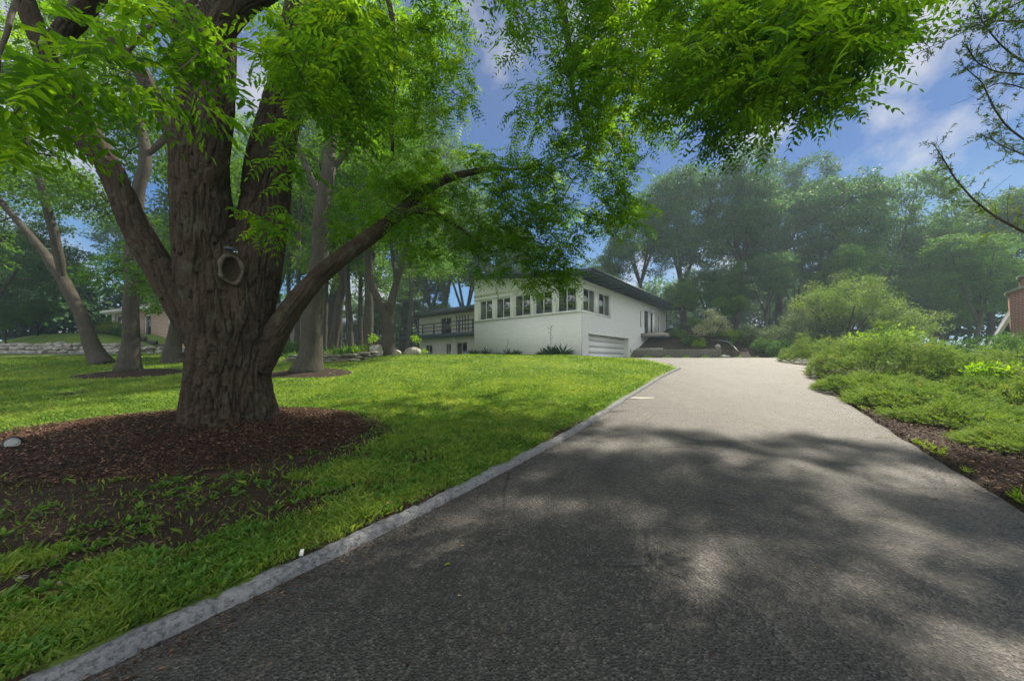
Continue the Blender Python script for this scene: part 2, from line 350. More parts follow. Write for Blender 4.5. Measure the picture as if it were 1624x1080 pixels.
# ------------------------------------------------------------------ terrain
PY = np.array([-40, 0, 2, 3.5, 6.3, 9.3, 13.7, 16, 18.5, 21, 24, 30, 45, 70, 250.])
PZ = np.array([-.6, 0, 0, .03, .18, .42, .88, 1.20, 1.48, 1.66, 1.78, 1.84, 2.3, 3.5, 5.0])
def P(y):
    y = np.asarray(y, float); return (np.interp(y-.5, PY, PZ)+np.interp(y, PY, PZ)*2+np.interp(y+.5, PY, PZ))/4
KY = np.array([-4, 1.66, 3.56, 6.3, 9.3, 13.7, 15.8]); KX = np.array([-5.8, -2.05, -.77, 1.05, 2.9, 5.8, 7.5])
DL = np.array([(-5.8, -4), (-2.05, 1.66), (-.77, 3.56), (1.05, 6.3), (2.9, 9.3), (5.8, 13.7), (7.5, 15.8), (7.9, 17.6), (7.2, 20.2), (4.6, 22.2), (4.0, 25), (6.0, 31)])
DR = np.array([(.0, -4.), (3.9, 1.66), (5.16, 3.56), (6.95, 6.3), (8.9, 9.3), (11.9, 13.7), (13.5, 15.8), (15.3, 17.6), (17.1, 20.2), (18.5, 22.2), (19.4, 24), (19.9, 25.2)])
HC = np.array([4.63, 24.0]); HV = np.array([.633, .774]); HU = np.array([-.774, .633])   # house corner, side and front directions
RW0, RW1 = np.array([10.6, 30.9]), np.array([16.25, 27.4])                                  # retaining wall line
def inpoly(x, y, poly):
    c = np.zeros(np.shape(x), bool); j = len(poly)-1
    for i in range(len(poly)):
        xi, yi = poly[i]; xj, yj = poly[j]
        c ^= ((yi > y) != (yj > y)) & (x < (xj-xi)*(y-yi)/((yj-yi) if yj != yi else 1e-9)+xi); j = i
    return c
DPOLY = np.concatenate([DL, DR[::-1]])
TREE = np.array([-4.84, 6.2])
def ell(x, y, cx, cy_, a, b, rot=0):
    c, s = math.cos(rot), math.sin(rot); dx, dy = x-cx, y-cy_
    return np.sqrt(((dx*c+dy*s)/a)**2+((-dx*s+dy*c)/b)**2)
def wallside(x, y):
    d = RW1-RW0; Ld = np.linalg.norm(d); d = d/Ld; nrm = np.array([-d[1], d[0]])
    return (x-RW0[0])*nrm[0]+(y-RW0[1])*nrm[1], (x-RW0[0])*d[0]+(y-RW0[1])*d[1], Ld
def ground(x, y, raw=False):
    x = np.asarray(x, float); y = np.asarray(y, float)
    z = P(y)+.03*n2(x, y, .35, 3)+.012*n2(x, y, 1.7, 4)
    left = np.interp(y, KY, KX)-x
    lf = sstep(-.1, .3, left)*sstep(17, 15, y)+sstep(15, 17, y)*sstep(7.9, 7.4, x)
    z = z+.07*lf
    z = z+.20*np.exp(-((y-19.6)/2.4)**2)*sstep(-10.5, -6, x)*sstep(5.8, 2.5, x)+.05*np.exp(-((y-17)/2)**2)*sstep(-9, -4, x)*sstep(7, 4.5, x)
    e = ell(x, y, -5.6, 6.0, 3.2, 2.3, -.1); z = z+.24*sstep(1.05, .25, e)
    for (cx, cy_, r) in ((-15.2, 14, 1.6), (-8.1, 14, 1.5)): z = z+.16*sstep(1.1, .2, ell(x, y, cx, cy_, r*1.3, r))
    z = z+.22*sstep(21, 27, y)*sstep(-12, -17, x)
    # neighbour's raised lawn
    z = z+2.1*sstep(1.0, .45, ell(x, y, -44, 42, 17, 12.5))
    # planted slope behind the retaining wall
    w, s, Ld = wallside(x, y)
    ramp_ = sstep(.1, .5, w)*(.62+1.75*sstep(.5, 7, w))*sstep(-2.5, -.3, s+.2*w)*sstep(Ld+5+.6*w, Ld-.6, s)
    z = z+ramp_
    z = z+.0*y+1.0*sstep(27, 40, y)*sstep(14, 20, x)
    z = z-.9*sstep(12, 26, x-.25*y)*sstep(26, 14, y)
    if not raw:
        ins = inpoly(x, y, DPOLY); z = np.where(ins, P(y)-.10, z)
    return z
def gz(x, y): return float(ground(np.array([x]), np.array([y]), True)[0])
def cover(x, y):
    """1 = bare soil, 0 = turf"""
    left = np.interp(y, KY, KX)-x
    b = n2(x, y, .9, 11)+.55*n2(x, y, 2.6, 12)
    near = sstep(7.5, 3.2, y+.30*np.maximum(-x-1, 0)*0)*sstep(-.3, 1.4, left-.2)
    c = near*sstep(-.22, .25, b+.42*sstep(6.5, 2, y))
    band = sstep(.55, .0, np.abs(left-.12))*(.55+.6*b)
    c = np.maximum(c, band*sstep(12, 5, y))
    c = np.maximum(c, sstep(1.25, .95, ell(x, y, -5.6, 5.8, 3.3, 2.5, -.1))*.9)
    sp = sstep(.52, .7, n2(x, y, .55, 15))*.7*sstep(16, 12, y); c = np.maximum(c, sp*(left > 0))
    right = x-np.interp(y, DR[:7, 1], DR[:7, 0])
    c = np.where((right > -.3) & (right < 7) & (y < 20), 1, c)
    w, s, Ld = wallside(x, y)
    c = np.where((w > 0) & (w < 14) & (s > -3) & (s < Ld+12), 1, c)
    c = np.where((y > 40) & (np.abs(x+35) > 22), np.maximum(c, .75), c)
    return np.clip(c, 0, 1)
def axis(lo, hi, d, far_lo, far_hi, g=1.09):
    a = list(np.arange(lo, hi, d)); s = d
    while a[-1] < far_hi: s = min(s*g, 12); a.append(a[-1]+s)
    s = d
    while a[0] > far_lo: s = min(s*g, 12); a.insert(0, a[0]-s)
    return np.array(a)
gx = axis(-10, 14, .13, -260, 260); gy = axis(.2, 22, .13, -60, 420)
GX, GY = np.meshgrid(gx, gy); gxx, gyy = GX.ravel(), GY.ravel()
def gridfaces(nr, nc):
    i = np.arange(nr-1)[:, None]*nc+np.arange(nc-1)[None]; return np.stack([i, i+1, i+nc+1, i+nc], -1).reshape(-1, 4)
me = np_mesh('ground', np.stack([gxx, gyy, ground(gxx, gyy)], -1), [gridfaces(len(gy), len(gx))], True)
a = me.attributes.new('cover', 'FLOAT', 'POINT'); a.data.foreach_set('value', cover(gxx, gyy).astype(np.float32))
tag(link_mesh('ground', me, M_ground), kind='structure')

# driveway ribbon
def densify(pts, step):
    seg = np.linalg.norm(np.diff(pts, axis=0), axis=1); s = np.concatenate([[0], np.cumsum(seg)])
    n = max(2, int(s[-1]/step)); q = np.linspace(0, s[-1], n); return np.stack([np.interp(q, s, pts[:, k]) for k in range(pts.shape[1])], -1)
vv = np.linspace(0, len(DL)-1, 260)
Lp = np.stack([np.interp(vv, np.arange(len(DL)), DL[:, k]) for k in (0, 1)], -1); Rp = np.stack([np.interp(vv, np.arange(len(DR)), DR[:, k]) for k in (0, 1)], -1)
for _ in range(4):
    Lp[1:-1] = (Lp[:-2]+Lp[1:-1]*2+Lp[2:])/4; Rp[1:-1] = (Rp[:-2]+Rp[1:-1]*2+Rp[2:])/4
Rp[:, 0] += .05*noise(np.stack([Rp[:, 0]*2, Rp[:, 1]*2, Rp[:, 0]*0], -1), 8)+.02*noise(np.stack([Rp[:, 0]*9, Rp[:, 1]*9, Rp[:, 0]*0], -1), 8)
uu = np.concatenate([np.linspace(0, .96, 50), [.97, .98, .99, 1.0]])
DX = Lp[:, None, 0]*(1-uu)+Rp[:, None, 0]*uu; DY = Lp[:, None, 1]*(1-uu)+Rp[:, None, 1]*uu
DZ = P(DY)+.006*n2(DX, DY, 1.2, 5)
DZ[:, -1] -= .06; DZ[:, -2] -= .012
me = np_mesh('driveway', np.stack([DX, DY, DZ], -1).reshape(-1, 3), [gridfaces(260, len(uu))], True)
tag(link_mesh('driveway', me, M_asph), kind='structure')
# kerb
kp = densify(np.stack([KX, KY], -1), .035)
for _ in range(30): kp[1:-1] = (kp[:-2]+kp[1:-1]*2+kp[2:])/4
kp = np.concatenate([kp, kp[-1:]+np.array([[.05, .03]])])
kt = unit(np.gradient(kp, axis=0)); kn = np.stack([-kt[:, 1], kt[:, 0]], -1)
prof = np.array([(-.02, -.08), (-.015, .035), (.005, .064), (.02, .074), (.05, .078), (.085, .074), (.103, .056), (.108, -.05)])   # across to the left, up
q = kp[:, None]+kn[:, None]*(prof[None, :, :1]); ns = noise(np.stack([q[..., 0]*16, q[..., 1]*16, np.broadcast_to(prof[:, 1]*30, q.shape[:2])], -1), 9)
ns2 = noise(np.stack([q[..., 0]*3, q[..., 1]*3, q[..., 0]*0], -1), 19)
q = q+kn[:, None]*(.012*ns+.018*ns2)[..., None]
kz = P(kp[:, 1])[:, None]+prof[None, :, 1]+.010*ns+.014*ns2
seglen = np.cumsum(np.concatenate([[0], np.linalg.norm(np.diff(kp, axis=0), axis=1)]))
kz = kz-(np.abs(((seglen+.4) % 1.55)-.775) > .760)[:, None]*.022
kv = np.concatenate([q, kz[..., None]], -1).reshape(-1, 3)
capf = np.array([list(range((len(kp)-1)*8, len(kp)*8))])
tag(link_mesh('kerb', np_mesh('kerb', kv, [gridfaces(len(kp), 8)[:, ::-1], capf], True), M_kerb), kind='structure')
# neighbour's road on the left
rp_ = densify(np.array([(-70, 27.5), (-45, 26.8), (-30, 26.2), (-24, 27.2), (-21, 30.), (-22, 36.)]), .6); tt = unit(np.gradient(rp_, axis=0)); nn_ = np.stack([-tt[:, 1], tt[:, 0]], -1)
wd = np.interp(rp_[:, 0], [-45, -30, -24], [1.1, 1.5, 2.6])[:, None]
ed = [rp_+nn_*wd*k for k in (-1, -.5, 0, .5, 1)]
V = np.stack([np.stack([e[:, 0], e[:, 1], ground(e[:, 0], e[:, 1])+.05], -1) for e in ed], 1).reshape(-1, 3)
tag(link_mesh('road', np_mesh('road', V, [gridfaces(len(rp_), 5)], True), M_road), kind='structure')

# ------------------------------------------------------------------ leaves
def kites(Pp, D, Nn, Ln, Wd, rnd, fold=.15, pointy=False):
    """leaf-shaped faces: base point, direction, normal, length, width"""
    Pp, D, Nn = map(np.asarray, (Pp, D, Nn)); D = unit(D); S = unit(np.cross(D, Nn)); Nn = np.cross(S, D)
    Ln = np.broadcast_to(Ln, (len(Pp),))[:, None]; Wd = np.broadcast_to(Wd, (len(Pp),))[:, None]
    if pointy:
        a = Pp; b = Pp+D*Ln*.30+S*Wd*.5+Nn*Wd*fold; c = Pp+D*Ln*.68+S*Wd*.36+Nn*Wd*fold*.6-Nn*Ln*.03; d = Pp+D*Ln-Nn*Ln*.12
        e = Pp+D*Ln*.68-S*Wd*.36+Nn*Wd*fold*.6-Nn*Ln*.03; f = Pp+D*Ln*.30-S*Wd*.5+Nn*Wd*fold
        V = np.stack([a, b, c, d, e, f], 1).reshape(-1, 3); i = np.arange(len(Pp))[:, None]*6
        Fc = np.concatenate([i+np.array([[0, 1, 2, 3]]), i+np.array([[0, 3, 4, 5]])]); return V, Fc, np.concatenate([rnd, rnd])
    b = Pp+D*Ln*.42+S*Wd*.5+Nn*Wd*fold; c = Pp+D*Ln; d = Pp+D*Ln*.42-S*Wd*.5+Nn*Wd*fold
    V = np.stack([Pp, b, c, d], 1).reshape(-1, 3); i = np.arange(len(Pp))[:, None]*4
    return V, i+np.array([[0, 1, 2, 3]]), rnd
def ball(rng, n, flat=1.0):
    v = unit(rng.normal(size=(n, 3)))*(rng.rand(n, 1)**.5); v[:, 2] *= flat; return v
def cluster_leaves(rng, cent, per, rad, Ln, Wd, flat=.7, droop=.3, updir=None):
    n = len(cent)*per; c = np.repeat(cent, per, 0); off = ball(rng, n, flat)*np.repeat(rad*rng.uniform(.7, 1.3, len(cent)), per)[:, None]
    D = unit(off)+rng.normal(size=(n, 3))*.6; D[:, 2] -= droop
    Nn = rng.normal(size=(n, 3))*.55+np.array([0, 0, 1.0])
    s = rng.uniform(.7, 1.25, n); cr = np.repeat(rng.rand(len(cent)), per)
    return kites(c+off, D, Nn, Ln*s, Wd*s, np.clip(.6*rng.rand(n)+.4*cr, 0, 1))
def compound_leaves(rng, base, D, Ln, k=6, lf=.085, wf=.032, pointy=False, rndc=None):
    """walnut-like leaves: a drooping midrib with k pairs of leaflets and one at the tip"""
    n = len(base); D = unit(D); up = np.array([0, 0, 1.0])+rng.normal(size=(n, 3))*.25; S = unit(np.cross(D, up)); Nn = np.cross(S, D)
    Ps, Ds, Ns, Ls, Rs = [], [], [], [], []; rr = rng.rand(n) if rndc is None else rndc
    for j in range(k+1):
        f = .18+.82*j/k; p = base+D*(Ln*f)[:, None]-np.array([0, 0, 1.0])*(Ln*.38*f*f)[:, None]
        dd = unit(D-np.array([0, 0, 1.0])*(.76*f))
        sc = (1.0 if j < k-1 else .85)*(.75+.25*math.sin(math.pi*min(f, 1)))
        for sd in ((-1, 1) if j < k else (0,)):
            Ps.append(p); Ds.append(dd*(.45 if sd else 1)+S*sd*.9-np.array([0, 0, 1.0])*.18+rng.normal(size=(n, 3))*.12)
            Ns.append(Nn+rng.normal(size=(n, 3))*.25); Ls.append(lf*sc*rng.uniform(.85, 1.15, n)); Rs.append(np.clip(rr*.75+rng.rand(n)*.25, 0, 1))
    L_ = np.concatenate(Ls)
    V, Fc, r = kites(np.concatenate(Ps), np.concatenate(Ds), np.concatenate(Ns), L_, L_*wf/lf, np.concatenate(Rs), .12, pointy)
    return V, Fc, r
def merge(parts):
    Vs, Fs, Rs, o_ = [], [], [], 0
    for V, Fc, r in parts: Vs.append(V); Fs.append(Fc+o_); Rs.append(r); o_ += len(V)
    return np.concatenate(Vs), np.concatenate(Fs), np.concatenate(Rs)
def leafobj(name, parts, mat_, parent):
    V, Fc, r = merge(parts); return link_mesh(name, np_mesh(name, V, [Fc], False, r), mat_, parent)

# ------------------------------------------------------------------ branch skeleton grown towards the leaf clusters
def grow(nodes, prad, targets, rng, bend=.12, tipr=.010, maxr=.12, expo=2.3, up=.15, upbias=.5):
    """nodes: (K,3) start nodes on the limbs. returns tube arrays of all branches"""
    pos = list(nodes); par = [-1]*len(nodes); K = len(nodes)
    dist0 = np.array([np.min(np.linalg.norm(nodes-t_, axis=1)) for t_ in targets]); order = np.argsort(dist0)
    A = np.zeros((K+3*len(targets), 3)); A[:K] = nodes; cost = np.zeros(len(A)); cnt = K
    for ti in order:
        t_ = targets[ti]; d = np.linalg.norm(A[:cnt]-t_, axis=1)
        c = d+.25*cost[:cnt]+upbias*np.maximum(0, A[:cnt, 2]-t_[2])*.5
        b = int(np.argmin(c)); L_ = d[b]
        p0 = A[b]; prev = b; nm = 2 if L_ > .8 else (1 if L_ > .3 else 0)
        for k in range(nm+1):
            f = (k+1)/(nm+1); q_ = p0+(t_-p0)*f
            if k < nm: q_ = q_+rng.normal(size=3)*L_*bend*.6+np.array([0, 0, up*L_*f*(1-f)*2])
            A[cnt] = q_; cost[cnt] = cost[prev]+np.linalg.norm(q_-A[prev]); par.append(prev); prev = cnt; cnt += 1
    w = np.zeros(cnt); par = np.array(par)
    child = np.zeros(cnt, bool); child[par[K:]] = True
    w[~child] = tipr**expo
    for i in range(cnt-1, K-1, -1): w[par[i]] += w[i] if w[i] > 0 else 0
    r = np.minimum(w**(1/expo), maxr)
    Vs, Fs, o_ = [], [], 0; k = 5
    p0 = A[par[K:cnt]]; p1 = A[K:cnt]; r1 = r[K:cnt]; r0 = np.where(par[K:cnt] < K, r1*1.25, np.minimum(r[par[K:cnt]], r1*1.5))
    T = unit(p1-p0); S = unit(np.cross(T, np.array([.3, .5, .81]))); B = np.cross(T, S); th = np.arange(k)*2*math.pi/k
    ring = S[:, None]*np.cos(th)[None, :, None]+B[:, None]*np.sin(th)[None, :, None]
    V = np.stack([p0[:, None]+ring*r0[:, None, None], p1[:, None]+ring*r1[:, None, None]], 1).reshape(-1, 3)
    i = np.arange(len(p0))[:, None, None]*(2*k); j = np.arange(k)[None, :, None]
    Fq = np.concatenate([i+j, i+(j+1) % k, i+k+(j+1) % k, i+k+j], -1).reshape(-1, 4)
    return V, Fq
def smoothline(pts, step=.15, it=3):
    q = densify(np.asarray(pts, float), step)
    for _ in range(it*3): q[1:-1] = (q[:-2]+q[1:-1]*2+q[2:])/4
    return q

# ------------------------------------------------------------------ THE BIG WALNUT TREE
def limb(spec, step=.12):
    """spec: (px, py, width in px, depth) rows -> points and radii"""
    s = np.array(spec, float); pts = np.stack([at(a, b, d) for a, b, _, d in s])
    rad = np.array([w/2*d/F/(1.06*math.sqrt(1+((a-CX)/F)**2)) for a, b, w, d in s])
    q = densify(np.concatenate([pts, rad[:, None]], 1), step)
    for _ in range(6): q[1:-1] = (q[:-2]+q[1:-1]*2+q[2:])/4
    return q[:, :3], q[:, 3]
BIG = [
 limb([(362, 715, 180, 6.2), (362, 690, 165, 6.2), (362, 668, 152, 6.2), (363, 640, 148, 6.2), (366, 590, 146, 6.2), (368, 540, 142, 6.2), (366, 490, 138, 6.2), (358, 440, 118, 6.2), (350, 390, 84, 6.2), (342, 340, 50, 6.2), (336, 300, 20, 6.2)], .1),
 limb([(340, 520, 100, 6.15), (328, 430, 112, 6.1), (322, 340, 108, 6.05), (318, 260, 100, 6.0), (318, 170, 84, 5.9), (305, 80, 62, 5.8), (292, 0, 55, 5.7), (270, -140, 50, 5.6), (240, -300, 40, 5.5)]),
 limb([(326, 380, 30, 6.15), (330, 330, 46, 6.05), (335, 285, 56, 5.9), (338, 240, 60, 5.75), (343, 190, 62, 5.6), (346, 110, 62, 5.45), (346, 40, 64, 5.35), (352, -20, 62, 5.3), (380, -90, 56, 5.3), (430, -190, 48, 5.4)]),
 limb([(348, 50, 50, 5.3), (372, 10, 50, 5.2), (412, -12, 46, 5.2), (470, -50, 42, 5.4), (560, -110, 36, 5.9), (680, -170, 32, 6.6)]),
 limb([(385, 520, 100, 6.3), (404, 440, 88, 6.4), (416, 360, 88, 6.5), (425, 280, 82, 6.6), (440, 200, 70, 6.8), (462, 120, 60, 7.0), (475, 30, 52, 7.2), (490, -120, 46, 7.6)]),
 limb([(335, 560, 66, 6.1), (296, 494, 68, 6.0), (258, 434, 62, 5.9), (226, 382, 58, 5.85), (205, 342, 55, 5.8), (188, 298, 53, 5.7), (166, 250, 51, 5.6), (137, 204, 49, 5.45), (108, 158, 47, 5.3), (80, 104, 45, 5.1), (52, 38, 43, 4.95), (20, -60, 40, 4.9)]),
 limb([(168, 262, 36, 5.62), (142, 238, 38, 5.55), (122, 218, 36, 5.5), (106, 204, 26, 5.45)]),
 limb([(300, 300, 44, 6.1), (278, 220, 40, 6.3), (256, 165, 36, 6.5), (220, 110, 32, 6.7), (170, 55, 30, 6.9), (100, 0, 32, 7.0), (10, -60, 28, 7.2)]),
 limb([(85, 70, 40, 5.1), (130, 20, 46, 4.9), (165, -30, 44, 4.8)]),
 limb([(405, 585, 58, 6.25), (440, 525, 44, 6.3), (468, 480, 37, 6.4), (500, 443, 32, 6.6), (550, 402, 29, 6.9), (598, 368, 25, 7.2), (635, 337, 21, 7.5), (665, 307, 18, 7.8), (710, 282, 14, 8.1), (770, 268, 9, 8.5), (820, 270, 5, 9.0), (860, 262, 3, 9.2)]),
 limb([(628, 342, 16, 7.4), (665, 330, 12, 7.5), (700, 342, 9, 7.6), (735, 366, 5, 7.7), (760, 385, 3, 7.8)]),
]
def build_big_tree():
    root = empty('walnut_tree', (TREE[0], TREE[1], gz(*TREE)), 'massive furrowed walnut tree in the large mulch bed, its boughs filling the top', 'tree')
    mb = MB()
    for pts, rad in BIG: mb.tube(pts, rad, 20)
    tmp = mb.build('tmp', M_bark)
    r_ = tmp.modifiers.new('r', 'REMESH'); r_.mode = 'VOXEL'; r_.voxel_size = .017
    s_ = tmp.modifiers.new('s', 'SMOOTH'); s_.factor = .5; s_.iterations = 10
    dg = bpy.context.evaluated_depsgraph_get(); me = bpy.data.meshes.new_from_object(tmp.evaluated_get(dg))
    old = tmp.data; bpy.data.objects.remove(tmp); bpy.data.meshes.remove(old)
    n = len(me.vertices); co = np.empty(n*3, np.float32); me.vertices.foreach_get('co', co); co = co.reshape(-1, 3).astype(float)
    nr = np.empty(n*3, np.float32); me.vertices.foreach_get('normal', nr); nr = nr.reshape(-1, 3)
    best = np.full(n, 1e9); Q = np.zeros((n, 3)); dmin = np.ones(n)
    for li, (pts, rad) in enumerate(BIG):
        s0 = 0; T0 = None; A = None
        for k in range(len(pts)-1):
            a, b = pts[k], pts[k+1]; ab = b-a; L_ = np.linalg.norm(ab); T = ab/L_
            if A is None: A = unit(np.cross(T, np.array([0, 1.0, .1])))
            A = A-T*np.dot(A, T); A /= np.linalg.norm(A); B = np.cross(T, A)
            near = np.where(np.linalg.norm(co-(a+b)/2, axis=1) < rad[k]*1.7+.25)[0]
            if len(near):
                rel = co[near]-a; tt_ = np.clip(rel@T/L_, 0, 1); rr = rel-np.outer(tt_*L_, T); d = np.linalg.norm(rr, axis=1)
                sc = d/rad[k]; ok = sc < best[near]; ix = near[ok]
                best[ix] = sc[ok]; th_ = rr[ok]/np.maximum(d[ok], 1e-6)[:, None]
                Q[ix] = np.stack([(th_@A)*rad[k]+li*7.3, (th_@B)*rad[k], s0+tt_[ok]*L_], -1); dmin[ix] = rad[k]
            s0 += L_
    q = Q.copy(); q[:, 2] *= .19
    wp = np.stack([noise(q*3.2, 31), noise(q*3.2, 32), noise(q*2.0, 33)], -1)
    q1 = q+wp*.045
    rid = np.abs(noise(q1*11, 21)); h = sstep(.0, .22, rid)
    rid2 = np.abs(noise(q1*25+5, 22)); h2 = sstep(0, .3, rid2)
    h3 = noise(np.stack([q[:, 0], q[:, 1], q[:, 2]*3], -1)*45, 23)
    h = h-.25*sstep(.1, .5, noise(q1*5, 25))*h
    amp = np.clip(dmin/.55, .12, 1.0)
    flare = sstep(1.25, .40, co[:, 2])*(.13*noise(np.stack([Q[:, 0]*2.6, Q[:, 1]*2.6, co[:, 2]*.5], -1), 27)+.07)
    disp = amp*(.075*(h-.75)+.024*(h2-.6)+.010*h3)+flare+.03*noise(co*1.4, 28)*amp
    # the old pruning wound: hollow the side of the trunk that faces the drive, below the knot
    e1 = np.array([.78, .626, 0]); e2 = np.array([-.626, .78, 0]); kp0 = at(367, 423, 5.7); ku = kp0@e1; kz = kp0[2]; cu = co@e1; axw = at(362, 423, 6.2)@e2
    dd = np.stack([(cu-ku)/.12, (co[:, 2]-kz+.40)/.42], -1); fr_ = (co@e2 < axw)
    wnd = np.exp(-(dd**2).sum(1)**1.3)*fr_; disp = disp*(1-.8*wnd)-.06*wnd
    co2 = co+nr*disp[:, None]
    cu = co2@e1; cw = co2@e2
    def surf(u, z, w_=.035):
        k_ = (np.abs(cu-u) < w_) & (np.abs(co2[:, 2]-z) < w_) & (cw < axw); return cw[k_].min() if k_.any() else axw-.5
    th = np.linspace(0, 2*math.pi, 49)[:-1]; rx_, rz_ = .150, .235; ry_ = np.array([surf(ku+rx_*math.cos(a), kz+rz_*math.sin(a)) for a in th])
    for _ in range(8): ry_ = (np.roll(ry_, 1)+ry_*2+np.roll(ry_, -1))/4
    ee = np.sqrt(((cu-ku)/rx_)**2+((co2[:, 2]-kz)/rz_)**2); fr2 = cw < axw; m0 = ry_.mean()
    flat_ = sstep(1.6, .9, ee)*fr2; nw_ = cw*(1-flat_)+(m0+.02)*flat_+.16*sstep(.95, .55, ee)*fr2; co2 = co2+(nw_-cw)[:, None]*e2
    wld = lambda u, w, z: u*e1+w*e2+np.array([0, 0, z]); K = wld(ku, m0, kz)
    me.vertices.foreach_set('co', co2.astype(np.float32).ravel()); me.polygons.foreach_set('use_smooth', np.ones(len(me.polygons), bool)); me.update()
    me.materials.clear(); me.name = 'trunk'; trunk = link_mesh('trunk', me, M_bark, root)
    # knot: grown-over ring round a dark hollow, found on the real trunk surface
    kb = MB(); tt_ = np.append(th, th[0])
    nj = noise(np.stack([np.cos(tt_)*1.5, np.sin(tt_)*1.5, tt_*0], -1), 44); ry2 = np.append(ry_, ry_[0])*.5+ry_.mean()*.5
    ring = np.stack([wld(ku+(rx_+.012*n_)*math.cos(a), w_-.015, kz+(rz_+.02*n_)*math.sin(a)) for n_, a, w_ in zip(nj, tt_, ry2)])
    kb.tube(ring, .038+.018*nj+.006*np.sin(tt_*5)-.012*(np.sin(tt_) < -.7), 10); kn_ = kb.build('knot_ring', M_burl, trunk, True)
    hb = MB(); seg = 24; V = [tuple(wld(ku, m0+.11, kz-.03))]; Fh = []
    for ri, (rr, dy) in enumerate(((.06, .10), (.11, .06), (.15, .02))):
        for j in range(seg):
            a_ = j*2*math.pi/seg; V.append(tuple(wld(ku+rr*math.cos(a_), m0+dy+.01*random.random(), kz-.01+1.5*rr*math.sin(a_))))
    for j in range(seg):
        Fh.append((0, 1+j, 1+(j+1) % seg))
        for ri in range(2): a0 = 1+ri*seg; b0 = a0+seg; Fh.append((a0+j, b0+j, b0+(j+1) % seg, a0+(j+1) % seg))
    hb.add(V, Fh); hb.build('hollow', M_hollow, trunk, True)
    global KNOT; KNOT = K
    # ---------------- leaf clusters
    rng = np.random.RandomState(5)
    def blob(px, py, rx, ry, d0, d1, n, tight=1):
        a = rng.rand(n)*2*math.pi; r = rng.rand(n)**(.5*tight); d = rng.uniform(d0, d1, n); x = px+rx*r*np.cos(a); y = py+ry*r*np.sin(a)
        return np.stack([(x-CX)/F*d, d, EYE+(CY-y)/F*d], -1)
    blobs = [(920, 40, 130, 80, 5.5, 9.5, 70), (1060, 60, 150, 90, 4.6, 7.5, 100), (1210, 60, 150, 90, 3.6, 5.6, 100), (1340, 30, 100, 60, 3.2, 4.2, 42), (1255, 130, 100, 60, 3.6, 4.8, 36), (1120, 150, 110, 60, 4.8, 6.5, 55),
             (905, 160, 80, 80, 6.0, 9, 50), (980, 190, 80, 70, 6, 8.5, 46), (1140, 215, 22, 34, 5.2, 6, 12), (930, 290, 85, 90, 7.0, 10, 62), (925, 270, 80, 90, 11, 16, 60), (1050, 150, 110, 60, 12, 17, 80), (870, 345, 60, 70, 7.0, 8.6, 44), (850, 415, 46, 45, 7.6, 8.6, 34), (885, 425, 28, 35, 7.6, 8.2, 16),
             (640, 330, 70, 50, 7, 9, 34), (800, 250, 60, 30, 8, 9.5, 24), (790, 340, 60, 40, 8, 9.5, 20), (650, 280, 60, 30, 7.2, 8.4, 22), (985, 330, 35, 50, 7, 8, 22), (760, 330, 90, 55, 7.2, 9, 36), (700, 370, 80, 50, 7.2, 8.4, 36), (780, 400, 45, 40, 7.4, 8.4, 22), (720, 275, 80, 40, 7.6, 9, 28), (840, 300, 60, 50, 7.5, 9, 22),
             (690, 60, 70, 60, 7, 10, 60), (700, 150, 50, 60, 7, 10, 34), (600, 110, 90, 100, 6, 9, 60), (640, 230, 70, 50, 7, 9.5, 26), (530, 80, 60, 80, 4.6, 6, 34), (540, 40, 60, 50, 3.6, 4.6, 18), (560, 170, 60, 50, 4.4, 6, 20), (495, 120, 36, 50, 3.6, 4.4, 9), (580, 340, 60, 40, 7, 8, 16),
             (428, 350, 16, 20, 4.5, 4.9, 4), (458, 230, 20, 60, 4.0, 4.8, 4), (430, 60, 40, 50, 3.4, 4.2, 5), (225, 95, 90, 30, 2.2, 2.8, 6), (110, 120, 90, 26, 2.1, 2.7, 5), (40, 175, 50, 26, 2.3, 2.9, 4), (260, 20, 70, 40, 2.4, 3.0, 5), (10, 235, 20, 40, 2.6, 3.2, 3),
             (100, 10, 160, 50, 6, 9, 30), (440, -20, 120, 40, 6, 9, 24)]
    cl = [blob(*b) for b in blobs]; cl = np.concatenate(cl)
    # keep the slot of open sky between the boughs
    pxs = CX+cl[:, 0]/cl[:, 1]*F; pys = CY-(cl[:, 2]-EYE)/cl[:, 1]*F
    gap = (np.abs(pxs-(775+.10*(pys-140))) < 26) & (pys > 40) & (pys < 240); cl = cl[~gap]
    # crown above the frame: placed where it throws the broken shade on the drive and the foreground
    def lit(x, y):
        b = n2(x, y, .95, 61)+.5*n2(x, y, 2.3, 62)
        for (a_, c_, w_, h_) in ((1.5, 2.35, .75, .4), (-.5, 2.85, .55, .45), (-1.7, 2.2, .6, .45), (4.7, 4.2, 1.3, .4), (-3.2, 3.1, .7, .35), (.9, 5.5, .9, .35), (3.4, 2.9, .6, .35), (-.3, 4.6, .5, .3)): b = np.where(ell(x, y, a_, c_, w_, h_) < 1, 1, b)
        return b > .36
    sh = []
    g = rng.rand(9000, 2)*np.array([15.5, 9])+np.array([-7.5, -1.8])
    edge = 7.4-.38*np.maximum(g[:, 0]-0, 0)-.10*np.maximum(-g[:, 0], 0)+.9*n2(g[:, 0], g[:, 1]*0, .5, 63)
    ok = (g[:, 1] < edge) & (~lit(g[:, 0], g[:, 1])); g = g[ok][:1700]
    k0 = np.array([SD.x, SD.y])/SD.z
    Z0 = (1.5+1.06*g[:, 1])/(1-1.06*k0[1])+.6; Z0 = np.maximum(Z0, 7.0)
    Zc = Z0+rng.rand(len(g))*3.0; okz = Zc < 26; g = g[okz]; Zc = Zc[okz]
